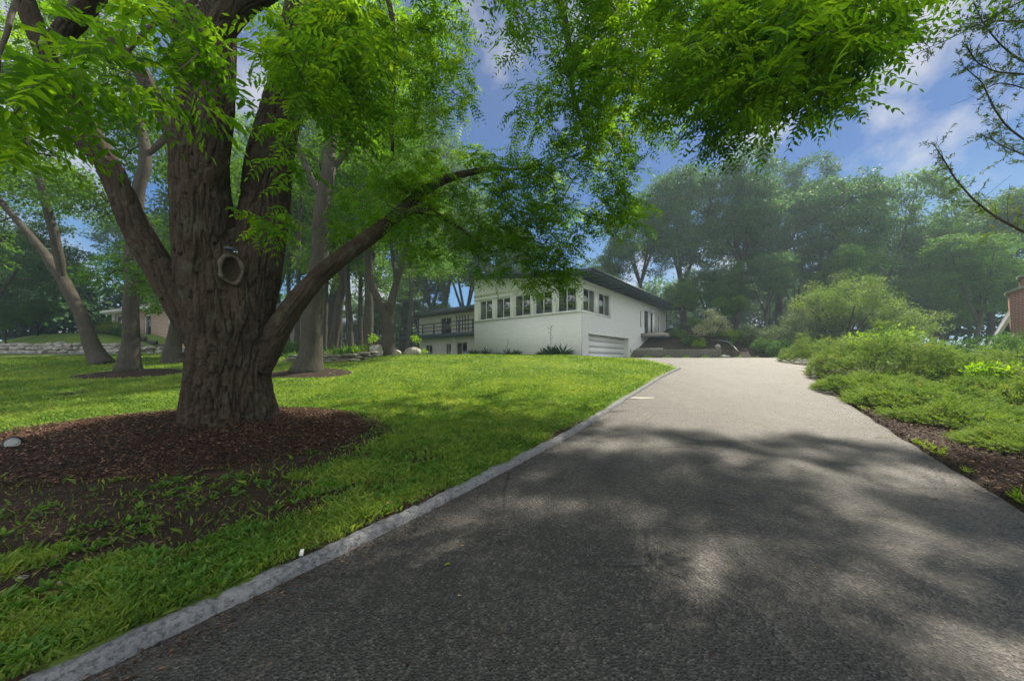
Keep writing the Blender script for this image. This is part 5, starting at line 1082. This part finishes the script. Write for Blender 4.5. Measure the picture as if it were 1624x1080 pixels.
for i, (px, Y, s, m_, lbl) in enumerate([(535, 19, 1.5, M_leafA, 'leafy perennial clump behind the low dry laid wall, right of the tall trunk'), (553, 20, 1.7, M_leafA, 'spiky perennial clump in the middle of the bed behind the low wall'), (566, 20, 1.7, M_leafA, 'perennial clump next to the spiky one behind the low wall'), (579, 20, 1.6, M_leafL, 'pale perennial clump left of the boulder'), (590, 19.6, 1.2, M_leafL, 'yellowish clump touching the boulder'),
        (513, 18.5, 1.2, M_white_fl, 'white variegated ground plant right of the tall trunk'), (524, 18.3, 1.0, M_white_fl, 'smaller white variegated plant on the low wall'), (467, 19, 1.1, M_leafA, 'green plant on the left end of the low wall'), (500, 19, 1.2, M_white_fl, 'variegated plant half hidden by the tall trunk')]):
    clump('perennial', (px-CX)/F*Y, Y, s, m_, lbl, 'perennials in the bed behind the low wall', 400+i, 110, .38, .07)
shrub('bush', 438, 24, [(0, 0, .5, 1.2, .8, .5), (1.3, 0, .5, 1.2, .8, .5), (2.4, 0, .4, .9, .7, .45)], 120, 50, .3, .10, .06, M_leafA, 'low spreading green bush right beside the walnut trunk in the distance', 'bush', seed=61)
for (px, Y, pyc, lbl, sd) in [(592, 20.5, 537, 'thin young sapling with pale leaves above the boulder', 1), (661, 20.2, 537, 'thin young sapling in front of the balcony post', 2), (671, 20.2, 557, 'tiny pale sapling beside the flat boulder', 3)]:
    rng = np.random.RandomState(500+sd); c = at(px, pyc, Y); X = c[0]; z = gz(X, Y); root = empty('sapling', (X, Y, z), lbl, 'sapling'); cent = c+ball(rng, 10 if sd < 3 else 6)*np.array([.32, .3, .22])*(1 if sd < 3 else .5)
    mb = MB(); V, Fq = grow(np.array([[X, Y, z], [X, Y, z+(c[2]-z)*.6]]), None, cent, rng, .1, .004, .02, 2.3, .1); mb.add(V, Fq.tolist(), False); mb.tube([(X, Y, z), (X, Y, z+(c[2]-z)*.6)], [.014, .01], 6); mb.build('stem', M_twig, root, True); leafobj('foliage', [cluster_leaves(rng, cent, 12, .15, .12, .06)], M_bright, root)

# ------------------------------------------------------------------ neighbours' houses
def nb_left():
    A = np.array([-46.5, 41.0]); dx = np.array([.93, -.37]); dy = np.array([.37, .93]); z0 = gz(-43, 40)-.6; root = empty('brick_house', (A[0]+7, A[1], z0), 'neighbour brick bungalow with hipped roof behind the lawn trees at left', 'house')
    z1 = z0+3.4; Lh = 19.; o = (A[0], A[1], 0); ax = (*dx, 0); ay = (*dy, 0)
    ops = [(1.0, 2.5, z0+1.0, z0+2.9), (3.6, 5.4, z0+.9, z0+2.8), (7.0, 8.3, z0+.3, z0+2.7), (11.5, 12.9, z0+.9, z0+2.7), (15.4, 16.8, z0+.9, z0+2.7)]
    mb = MB(o, ax, ay); wall(mb, Lh, z0-1, z1, .3, ops); mb.add([(0, .3, z0-1), (0, .3, z1), (0, 8, z1), (0, 8, z0-1)], [(0, 1, 2, 3)]); mb.add([(Lh, .3, z0-1), (Lh, 8, z0-1), (Lh, 8, z1), (Lh, .3, z1)], [(0, 1, 2, 3)]); mb.build('wall', M_tanbrick, root)
    for o4 in ops: window(o, ax, ay, *o4, root, M_wpaint, 1, .14)
    rb = MB(o, ax, ay); e = .7; V = [(-e, -e, z1), (Lh+e, -e, z1), (Lh+e, 8+e, z1), (-e, 8+e, z1), (3.6, 4, z1+1.9), (Lh-3.6, 4, z1+1.9), (-e, -e, z1-.3), (Lh+e, -e, z1-.3), (Lh+e, 8+e, z1-.3), (-e, 8+e, z1-.3)]
    rb.add(V[:6], [(0, 1, 5, 4), (1, 2, 5), (2, 3, 4, 5), (3, 0, 4)]); rb.build('roof', M_roofs, root)
    fb = MB(o, ax, ay); fb.box((-e, -e, z1-.28), (Lh+e, 8+e, z1-.002)); fb.build('fascia', M_wpaint, root)
    pb = MB(o, ax, ay); pb.box((.3, -.05, z0), (.8, -.003, z1-.29)); pb.box((2.7, -.05, z0), (3.4, -.003, z1-.29)); pb.box((5.6, -.05, z0), (6.0, -.003, z1-.29)); pb.build('trim', M_wpaint, root)
    for px, Y, s, lb_, m_, sd in [(182, 36.0, 1.0, 'round pale bush below the window of the brick bungalow', M_leafL, 1), (196, 35.5, .7, 'dark low bush right of the pale round one at the bungalow', M_hedge, 2), (165, 36.5, .6, 'purplish low bush left of the pale round one at the bungalow', M_leafG, 3)]:
        shrub('bush', px, Y, [(0, 0, s*.7, s, s, s*.7)], 40, 50, .3, .14, .08, m_, lb_, 'bush', seed=600+sd)
    tb = MB(); tl = densify(np.array([(-43.5, 36.6), (-40, 35.8), (-34, 34.6), (-29.5, 33.6)]), 1.2)
    for a, b in zip(tl[:-1], tl[1:]):
        for k in range(2): z = gz(*((a+b)/2))+k*.2; V = [(*a, z-.3), (*b, z-.3), (b[0], b[1]+.2, z-.3), (a[0], a[1]+.2, z-.3), (*a, z+.19), (*b, z+.19), (b[0], b[1]+.2, z+.19), (a[0], a[1]+.2, z+.19)]; tb.add(V, [(0, 3, 2, 1), (4, 5, 6, 7), (0, 1, 5, 4), (1, 2, 6, 5), (2, 3, 7, 6), (3, 0, 4, 7)])
    tag(tb.build('timber_edging', M_darkwood), 'low timber edging between the raised lawn and the brick bungalow', 'edging')
nb_left()
def nb_mid():
    Y = 62; a = at(505, 533, Y); b = at(592, 533, Y); z0 = EYE+(CY-545)/F*Y; root = empty('blue_house', ((a[0]+b[0])/2, Y, z0), 'hazy blue grey house with a wide porch seen through the grove', 'house'); zt = EYE+(CY-520)/F*Y; w = b[0]-a[0]; o = (a[0], Y, 0)
    ops = [(1+k*1.5, 1.8+k*1.5, zt-2.0, zt-.9) for k in range(5)]; mb = MB(o); wall(mb, w, z0-1, zt, .3, ops); mb.build('wall', M_bluehouse, root)
    for q in ops: window(o, (1, 0, 0), (0, 1, 0), *q, root, M_wpaint, 1, .1)
    rb = MB(o); rb.add([(-1, -1.2, zt), (w+1, -1.2, zt), (w+1, 7, zt), (-1, 7, zt), (1.5, 2.8, zt+2.0), (w-2, 2.8, zt+2.0)], [(0, 1, 5, 4), (1, 2, 5), (2, 3, 4, 5), (3, 0, 4), (3, 2, 1, 0)]); rb.build('roof', M_bluehouse, root)
    pb = MB(o); pb.box((-2, -3, z0-.2), (w+1, -.01, z0+.1)); 
    for k in range(9): x = -2+k*(w+3)/8; pb.box((x, -3, z0+.1), (x+.15, -2.85, z0+1.1))
    pb.box((-2, -3, z0+1.101), (w+1, -2.85, z0+1.2)); pb.build('porch', M_bluehouse, root)
    ob = MB(); q = at(440, 545, 45); ob.box((q[0]-1.0, 45, q[2]-.8), (q[0]+2.4, 46, q[2]+.1)); 
    # firewood stack by the grove
    st_ = empty('woodstack', (q[0]-.2, 30, gz(q[0]*.66, 30)), 'dark stack of logs beyond the walnut trunk', 'woodstack'); bx = MB(); X0 = (427-CX)/F*30; zg = gz(X0, 30); r_ = np.random.RandomState(3)
    for r in range(4):
        for k in range(12-r): x = X0+.1+k*.17+r*.08; bx.tube([(x, 30+r_.rand()*.05, zg+.09+r*.15), (x+.01, 30.5, zg+.09+r*.15)], .08, 8)
    bx.build('logs', M_darkwood, st_)
nb_mid()
def nb_shed():
    Y = 24; c = at(418, 505, Y+2); root = empty('grey_house', (c[0]-1, Y+14, 2.2), 'small grey gable just visible right of the walnut trunk', 'house'); Y0 = 38; a = at(418, 0, Y0)[0]; zr = EYE+(CY-478)/F*Y0; ze = EYE+(CY-497)/F*Y0; w = 2.4
    mb = MB(); mb.add([(a-w, Y0, 1.6), (a+w, Y0, 1.6), (a+w, Y0, ze), (a, Y0, zr), (a-w, Y0, ze), (a-w, Y0+5, 1.6), (a+w, Y0+5, 1.6), (a+w, Y0+5, ze), (a, Y0+5, zr), (a-w, Y0+5, ze)], [(0, 1, 2, 3, 4), (9, 8, 7, 6, 5), (1, 6, 7, 2), (5, 0, 4, 9)]); mb.build('wall', M_conc, root)
    rb = MB(); 
    for sg in (-1, 1): rb.add([(a, Y0-.4, zr+.2), (a+sg*(w+.4), Y0-.4, ze-.05), (a+sg*(w+.4), Y0+5.3, ze-.05), (a, Y0+5.3, zr+.2), (a, Y0-.4, zr+.05), (a+sg*(w+.4), Y0-.4, ze-.2), (a+sg*(w+.4), Y0+5.3, ze-.2), (a, Y0+5.3, zr+.05)], [(0, 1, 2, 3), (7, 6, 5, 4), (0, 4, 5, 1), (1, 5, 6, 2)])
    rb.build('roof', M_greyroof, root)
nb_shed()
def nb_right():
    Y = 17; X0 = at(1602, 0, Y)[0]; root = empty('chimney_house', (X0+1.2, Y+.5, gz(X0, Y)), 'neighbour house with a tall red brick chimney and white edged gable at the right edge', 'house'); z0 = 0
    zsh = EYE+(CY-462)/F*Y; o = (X0, Y, 0); ax = (.62, -.785, 0); ay = (.785, .62, 0); w = 2.4; pr = [(0, 3, 2, 1), (4, 5, 6, 7), (0, 1, 5, 4), (1, 2, 6, 5), (2, 3, 7, 6), (3, 0, 4, 7)]
    cb = MB(o, ax, ay); cb.add([(.16, 0, z0), (w, 0, z0), (w, 1.0, z0), (.16, 1, z0), (-.02, 0, zsh-.1), (w, 0, zsh+.9), (w, 1, zsh+.9), (-.02, 1, zsh-.1)], pr); ch = cb.build('chimney', M_redbrick, root)
    cp = MB(o, ax, ay); V = [(-.12, -.08, zsh-.13), (w, -.08, zsh+.91), (w, 1.08, zsh+.91), (-.12, 1.08, zsh-.13)]; cp.add(V+[(a, b, c+.13) for a, b, c in V], pr); cp.build('coping', M_conc, ch)
    st = MB(o, ax, ay); st.box((.30, .15, zsh-.2), (w, .85, zsh+.62)); st.build('stack', M_redbrick, ch); c2 = MB(o, ax, ay); c2.box((.22, .07, zsh+.621), (w, .93, zsh+.72)); c2.build('cap', M_conc, ch)
    zl = EYE+(CY-553)/F*Y; xl, xr, zrr = -.60, .35, zl+2.5; yb = 1.15
    g = MB(o, ax, ay); g.add([(xl+.2, yb, 0), (xr+2, yb, 0), (xr+2, yb, zrr-.4), (xr, yb, zrr-.3), (xl+.2, yb, zl+.2), (xl+.2, yb+8, 0), (xl+.2, yb+8, zl+.2)], [(0, 1, 2, 3, 4), (5, 0, 4, 6)]); g.build('wall', M_bluehouse, root)
    rb = MB(o, ax, ay); rb.add([(xl, yb-.4, zl), (xr, yb-.4, zrr), (xr, yb+8, zrr), (xl, yb+8, zl), (xl, yb-.4, zl-.12), (xr, yb-.4, zrr-.12), (xr, yb+8, zrr-.12), (xl, yb+8, zl-.12)], pr[:2]+[(2, 6, 7, 3), (3, 7, 4, 0)]); rb.build('roof', M_greyroof, root)
    tb = MB(o, ax, ay); V = [(xl-.03, yb-.46, zl-.32), (xr, yb-.46, zrr-.30), (xr, yb-.46, zrr+.04), (xl-.03, yb-.46, zl+.02)]; tb.add(V+[(a, b+.055, c) for a, b, c in V], [(0, 1, 2, 3), (7, 6, 5, 4), (0, 4, 5, 1), (3, 2, 6, 7), (0, 3, 7, 4)]); tb.build('verge_board', M_wpaint, root)
    # low grey roof
    o2 = empty('grey_roofed_shed', (*at(1520, 0, 24)[:2], .5), 'low slate grey roofed outbuilding behind the clipped hedge', 'shed'); a, b = at(1500, 566, 24), at(1575, 549, 22)
    r2 = MB(); V = [(a[0], a[1], a[2]), (b[0]+1.5, b[1], a[2]), (b[0]+1.5, b[1]+2.5, b[2]), (a[0]+2.0, a[1]+2.5, b[2])]; V = V+[(p[0], p[1], p[2]-.12) for p in V]; r2.add(V, [(0, 1, 2, 3), (7, 6, 5, 4), (0, 4, 5, 1), (3, 7, 4, 0)]); r2.build('roof', M_greyroof, o2)
    r3 = MB(); r3.add([(a[0]+.3, a[1]+.3, 0), (b[0]+1.4, b[1]+.3, 0), (b[0]+1.4, b[1]+.3, a[2]-.13), (a[0]+.3, a[1]+.3, a[2]-.13)], [(0, 1, 2, 3)]); r3.build('wall', M_bluehouse, o2)
nb_right()

# ------------------------------------------------------------------ mulch beds
def disc(name, cx, cy_, a, b, rot, label, rings=26, segs=96, lift=.012):
    th = np.arange(segs)*2*math.pi/segs; rr = np.linspace(0, 1, rings)[1:]; edge = 1+.05*noise(np.stack([np.cos(th)*2, np.sin(th)*2, th*0+cx], -1), 3)+.03*noise(np.stack([np.cos(th)*9, np.sin(th)*9, th*0], -1), 4)
    X = rr[:, None]*edge*np.cos(th)*a; Yy = rr[:, None]*edge*np.sin(th)*b; c, s = math.cos(rot), math.sin(rot); x = cx+X*c-Yy*s; y = cy_+X*s+Yy*c
    z = ground(x, y, True)+lift+.02*n2(x, y, 5, 6)+.012*n2(x, y, 17, 7)-.06*sstep(.93, 1.0, rr)[:, None]
    V = np.concatenate([[[cx, cy_, gz(cx, cy_)+lift]], np.stack([x, y, z], -1).reshape(-1, 3)]); i = np.arange(rings-2)[:, None]*segs+1; j = np.arange(segs)[None]; j2 = (j+1) % segs
    Fq = np.stack([i+j, i+segs+j, i+segs+j2, i+j2], -1).reshape(-1, 4); Ft = np.stack([np.zeros(segs, int), 1+np.arange(segs), 1+(np.arange(segs)+1) % segs], -1)
    o = link_mesh(name, np_mesh(name, V, [Fq[:, ::-1], Ft], True), M_mulch); return tag(o, label, 'mulch', kind='stuff')
disc('mulch_bed', -5.7, 6.1, 3.15, 2.15, -.1, 'large bed of dark bark mulch round the walnut trunk', 60, 160)
disc('mulch_ring', -15.2, 14, 2.0, 1.3, 0, 'small dark mulch ring round the straight grey lawn trunk')
disc('mulch_ring', -8.05, 14.0, 1.75, 1.2, 0, 'small brown mulch ring round the tall pale trunk')
def chips(name, n, sampler, label, seed, Ln=.035):
    rng = np.random.RandomState(seed); x, y = sampler(rng, n); n = len(x); z = ground(x, y, True)+.03+rng.rand(n)*.02; D = rng.normal(size=(n, 3))*np.array([1, 1, .22]); Nn = rng.normal(size=(n, 3))*.35+np.array([0, 0, 1.])
    L_ = rng.uniform(.5, 1.6, n)*Ln; V, Fc, r = kites(np.stack([x, y, z], -1), D, Nn, L_, L_*.38, rng.rand(n)**1.4, .1); o = link_mesh(name, np_mesh(name, V, [Fc], False, r), M_chip); tag(o, label, 'mulch', kind='stuff')
def smp_bed(rng, n):
    a = rng.rand(n)*6.28; r = np.sqrt(rng.rand(n)); X = r*np.cos(a)*3.2; Yy = r*np.sin(a)*2.25; c, s = math.cos(-.1), math.sin(-.1); return -5.7+X*c-Yy*s, 6.1+X*s+Yy*c
chips('mulch_chips', 42000, smp_bed, 'loose bark chips strewn over the walnut bed', 1, .036)
def smp_right(rng, n):
    y = rng.uniform(2.5, 18, n); d = rng.rand(n)**1.1; wdt = np.interp(y, [2.5, 5, 8, 18], [2.2, 1.8, 1.0, .7]); return np.interp(y, DR[:, 1], DR[:, 0])+.02+d*wdt, y
chips('mulch_chips', 26000, smp_right, 'brown bark chips between the asphalt and the junipers', 2, .045)
def smp_drive(rng, n):
    y = .9*np.exp(rng.rand(n)*math.log(20)); e = rng.rand(n) < .5; xl = np.interp(y, KY, KX); xr = np.interp(y, DR[:, 1], DR[:, 0]); d = np.abs(rng.normal(size=n))*.16
    x = np.where(e, xl+.02+d, xr-.02-d*1.6); far = rng.rand(n) < .10; x = np.where(far, xl+(xr-xl)*rng.rand(n), x); return x, y
def smp_dirt(rng, n):
    y = .8+rng.rand(n)*6; x = np.interp(y, KY, KX)-.2-rng.rand(n)*5; k = cover(x, y) > .5; return x[k], y[k]
chips('soil_litter', 22000, smp_dirt, 'bits of bark and litter on the bare soil by the kerb', 3, .028)

rng = np.random.RandomState(21); x, y = smp_drive(rng, 2600); z = P(y)+.008; n = len(x); D = rng.normal(size=(n, 3))*np.array([1, 1, .1]); L_ = rng.uniform(.012, .04, n)
V, Fc, rr = kites(np.stack([x, y, z], -1), D, rng.normal(size=(n, 3))*.3+np.array([0, 0, 1.]), L_, L_*.4, rng.rand(n)); o = link_mesh('drive_litter', np_mesh('drive_litter', V, [Fc], False, rr), M_chip); tag(o, 'bits of bark and dry leaf litter along the edges of the asphalt', 'litter', kind='stuff')
# ------------------------------------------------------------------ grass
def blades():
    rng = np.random.RandomState(8); n = 720000; r = 1.3*np.exp(rng.rand(n)*math.log(36/1.3)); a = rng.uniform(-1.02, .95, n); x = np.sin(a)*r; y = np.cos(a)*r
    left = np.interp(y, KY, KX)-x; ok = ((left > .17) & (y < 15.8)) | ((y >= 15.8) & (x < 7.2) & ~inpoly(x, y, DPOLY)); 
    ok &= (y < 21.5) | ((x < -8.5) & (y < 29)); cv = cover(x, y)+.12*n2(x, y, 3, 40); keep = rng.rand(n) < np.clip(1.1-1.25*cv, .03, 1); ok &= keep & (ell(x, y, -5.7, 6.1, 3.05, 2.1, -.1) > 1+.06*n2(x, y, 2, 41))
    ok &= ~((ell(x, y, -15.2, 14, 1.9, 1.2) < 1) | (ell(x, y, -8.05, 14, 1.7, 1.15) < 1))
    x, y, r = x[ok], y[ok], r[ok]; n = len(x); z = ground(x, y)
    tall = 1+.7*sstep(.0, .5, n2(x, y, 1.4, 42))*sstep(8, 4, y); L_ = (.030+.0022*r)*rng.uniform(.6, 1.5, n)*tall*np.where(y < 6, 1.25, 1); Wd = .0030+.0011*r
    D = rng.normal(size=(n, 3))*np.array([.5, .5, 0])+np.array([0, 0, 1.]); D = unit(D); S = unit(np.cross(D, rng.normal(size=(n, 3)))); b = np.stack([x, y, z-.004], -1)
    bend = rng.normal(size=(n, 3))*np.array([1, 1, 0]); tip = b+D*L_[:, None]+bend*(L_*.35)[:, None]
    V = np.stack([b-S*(Wd/2)[:, None], b+S*(Wd/2)[:, None], b+D*(L_*.55)[:, None]+S*(Wd*.4)[:, None], tip], 1).reshape(-1, 3); i = np.arange(n)[:, None]*4
    rn = np.clip(.5*rng.rand(n)+.35+.45*n2(x, y, .8, 43)+.2*n2(x, y, 4, 44), 0, .97); rn = np.where(rng.rand(n) < .03, 1.0, rn)
    o = link_mesh('grass', np_mesh('grass', V, [i+np.array([[0, 1, 2, 3]])], False, rn), M_grass); tag(o, 'short bright green grass of the lawn', 'grass', kind='stuff')
    # broad-leaved weeds near the kerb
    n = 15000; r = 1.4*np.exp(rng.rand(n)*math.log(11/1.4)); a = rng.uniform(-.98, .6, n); x = np.sin(a)*r; y = np.cos(a)*r; left = np.interp(y, KY, KX)-x
    k = (left > .22) & (ell(x, y, -5.7, 6.1, 3.1, 2.15, -.1) > 1) & (n2(x, y, 1.3, 45)+.5*n2(x, y, 4, 46) > -.12) & (rng.rand(n) < 1.1-.75*cover(x, y)); x, y = x[k], y[k]; n = len(x); per = 7
    X = np.repeat(x, per); Yy = np.repeat(y, per); m_ = len(X); z = ground(X, Yy)+.005; a = rng.rand(m_)*6.28; e = rng.uniform(.15, 1.1, m_); D = np.stack([np.cos(a)*np.cos(e), np.sin(a)*np.cos(e), np.sin(e)], -1); s = np.repeat(rng.uniform(.6, 1.35, n), per)*rng.uniform(.7, 1.2, m_)
    V, Fc, rr = kites(np.stack([X, Yy, z], -1)+D*.01, D, rng.normal(size=(m_, 3))*.3+np.array([0, 0, 1.]), .055*s, .022*s, np.clip(np.repeat(rng.rand(n), per)*.6+rng.rand(m_)*.4, 0, 1), .15, True)
    o = link_mesh('weeds', np_mesh('weeds', V, [Fc], False, rr), M_weed); tag(o, 'broad leaved weeds in the thin grass beside the kerb', 'weeds', kind='stuff')
    # weeds at the right edge of the drive
    n = 700; y = rng.uniform(3.3, 17, n); x = np.interp(y, DR[:, 1], DR[:, 0])+.03+np.abs(rng.normal(size=n))*.12; k = n2(x, y, .9, 48) > .05; x, y = x[k], y[k]; n = len(x); X = np.repeat(x, 8); Yy = np.repeat(y, 8); m_ = len(X); D = unit(rng.normal(size=(m_, 3))*np.array([.6, .6, .2])+np.array([0, 0, .8]))
    V, Fc, rr = kites(np.stack([X, Yy, ground(X, Yy, True)], -1), D, rng.normal(size=(m_, 3)), rng.uniform(.04, .11, m_), .012, rng.rand(m_), .1); o = link_mesh('edge_weeds', np_mesh('edge_weeds', V, [Fc], False, rr), M_bright); tag(o, 'yellow green weeds along the right edge of the asphalt', 'weeds', kind='stuff')
blades()

# ------------------------------------------------------------------ small things
K = KNOT; e1 = np.array([.78, .626, 0]); e2 = np.array([-.626, .78, 0]); ow = lambda a, b_, c_: K+e1*a+e2*b_+np.array([0, 0, c_])
og = empty('ornament', ow(.03, -.05, .26), 'small dark glossy figurine perched on top of the trunk knot', 'ornament'); b = MB()
b.tube([ow(-.10, -.05, .325), ow(-.06, -.05, .335), ow(.01, -.05, .33), ow(.07, -.05, .305), ow(.12, -.05, .28)], [.012, .036, .040, .028, .006], 12); b.build('body', M_navy, og, True)
for dx in (.04, .075): e = MB(); th_ = np.linspace(-1.57, 1.57, 6); q0 = ow(dx, -.09, .285); e.tube([(q0[0], q0[1], q0[2]+.012*math.sin(v)) for v in th_], [max(.001, .012*math.cos(v)) for v in th_], 8); e.build('eye', M_lamp, og, True)
for dx in (-.03, .03): e = MB(); e.tube([ow(dx, -.05, .31), ow(dx, -.055, .25)], .008, 6); e.build('foot', M_navy, og)
# round light lying in the mulch
q = at(21, 746, 4.9); q[2] = gz(q[0], q[1])+.07; lr = empty('ground_spotlight', q-np.array([0, 0, .06]), 'round dark rimmed spotlight tilted in the mulch at the left edge', 'spotlight')
nrm = unit(np.array([.45, -.75, .35])); b = MB(); b.tube([q-nrm*.07, q-nrm*.02, q+nrm*.012], [.05, .088, .10], 24); b.build('housing', M_black, lr, True); b = MB(); b.tube([q+nrm*.0125, q+nrm*.018], [.078, .074], 24); b.build('lens', M_glass, lr); b = MB()
b.tube([q-nrm*.05, q+np.array([.02, .05, -.14])], .02, 8); b.build('spike', M_black, lr)
# white tag by the kerb, bricks, stones, sticks, fallen leaves
q = at(476, 882, 2.62); q[2] = gz(q[0], q[1]); b = MB(q, (.9, .3, 0), (-.3, .9, 0)); b.add([(-.012, 0, -.01), (.018, 0, -.01), (.026, .01, .045), (.0, .012, .04)], [(0, 1, 2, 3)]); b.add([(-.012, .002, -.01), (.018, .002, -.01), (.026, .012, .045), (.0, .014, .04)], [(3, 2, 1, 0)]); tag(b.build('plant_tag', M_wpaint), 'small white plastic tag stuck in the soil against the kerb', 'tag')
for px, py, Y, s, lb_ in [(95, 942, 2.25, .03, 'rounded pebble half buried in the soil by the weeds'), (35, 930, 2.3, .035, 'pebble at the lower left edge of the bare soil')]:
    x_, y_ = (px-CX)/F*Y, Y; me = rock_mesh(int(px), s, s*.8, s*.55, 2); o = link_mesh('pebble', me, M_rock); o.location = (x_, y_, gz(x_, y_)+s*.25); tag(o, lb_, 'pebble')
x_, y_ = (1018-CX)/F*9.9, 9.9
o = link_mesh('concrete_patch', np_mesh('concrete_patch', np.array([(x_-.36+.0, y_-.05, P(y_-.05)+.010), (x_-.1, y_-.16, P(y_-.16)+.010), (x_+.25, y_-.10, P(y_-.1)+.010), (x_+.40, y_+.06, P(y_+.06)+.010), (x_+.1, y_+.13, P(y_+.13)+.010), (x_-.22, y_+.12, P(y_+.12)+.010)]), [np.array([[0, 1, 2, 3, 4, 5]])]), M_conc); tag(o, 'pale broken patch of concrete showing in the asphalt by the kerb', 'patch')
rng = np.random.RandomState(12)
fl = [(1350, 681, 'fallen leaf on the sunlit asphalt near the right edge', .05), (1343, 669, 'smaller fallen leaf behind the other on the sunlit asphalt', .035), (1162, 702, 'lone tiny leaf at the tip of the shadow on the drive', .03), (715, 897, 'curled green leaf lying against the kerb', .05), (730, 868, 'brown leaf in the shade near the kerb', .035), (1158, 810, 'dark curled leaf in the shaded middle of the drive', .04), (1290, 902, 'small leaf in the shade right of centre', .03), (725, 948, 'tan leaf in the lower left of the asphalt', .03)]
for k, (px, py, lb_, s) in enumerate(fl):
    Y = 560*EYE/(py-CY)
    for _ in range(6): Y = F*(EYE-float(P(Y)))/(py-CY)
    X = (px-CX)/F*Y; a = rng.rand()*6.28; V, Fc, r = kites(np.array([[X, Y, float(P(Y))+.012]]), np.array([[math.cos(a), math.sin(a), .1]]), np.array([[.1, .1, 1.]]), s, s*.5, np.array([.8]), .35, True)
    o = link_mesh('fallen_leaf', np_mesh('fallen_leaf', V, [Fc], False, r), M_dead if k not in (3,) else M_bright); tag(o, lb_, 'leaf', 'fallen leaves on the drive')
for k, (px, py, lb_, L_) in enumerate([(1405, 695, 'thin dry straw on the sunlit asphalt near the mulch', .28), (770, 784, 'short dark stick on the asphalt near the kerb', .10), (1148, 800, 'thin twig in the shaded middle of the drive', .16)]):
    Y = 4.
    for _ in range(8): Y = F*(EYE-float(P(Y)))/(py-CY)
    X = (px-CX)/F*Y; b = MB(); z = float(P(Y))+.012; b.tube([(X-L_/2, Y+.03, z), (X, Y, z+.006), (X+L_/2, Y-.04, z)], [.004, .005, .003], 6); tag(b.build('twig', M_dead if k == 0 else M_twig), lb_, 'twig')

# ------------------------------------------------------------------ haze
hb = MB(); hb.box((-230, -55, -4), (230, 150, 46)); ho = hb.build('haze', None); m = bpy.data.materials.new('haze'); m.use_nodes = True; t = m.node_tree; t.nodes.clear(); o = N(t, 'ShaderNodeOutputMaterial')
pv = N(t, 'ShaderNodeVolumePrincipled'); pv.inputs['Color'].default_value = (.66, .88, 1.0, 1); pv.inputs['Density'].default_value = .0014; pv.inputs['Anisotropy'].default_value = .3
t.links.new(pv.outputs[0], o.inputs['Volume']); ho.data.materials.append(m); tag(ho, 'thin bluish summer haze over the whole place', 'haze', kind='stuff')
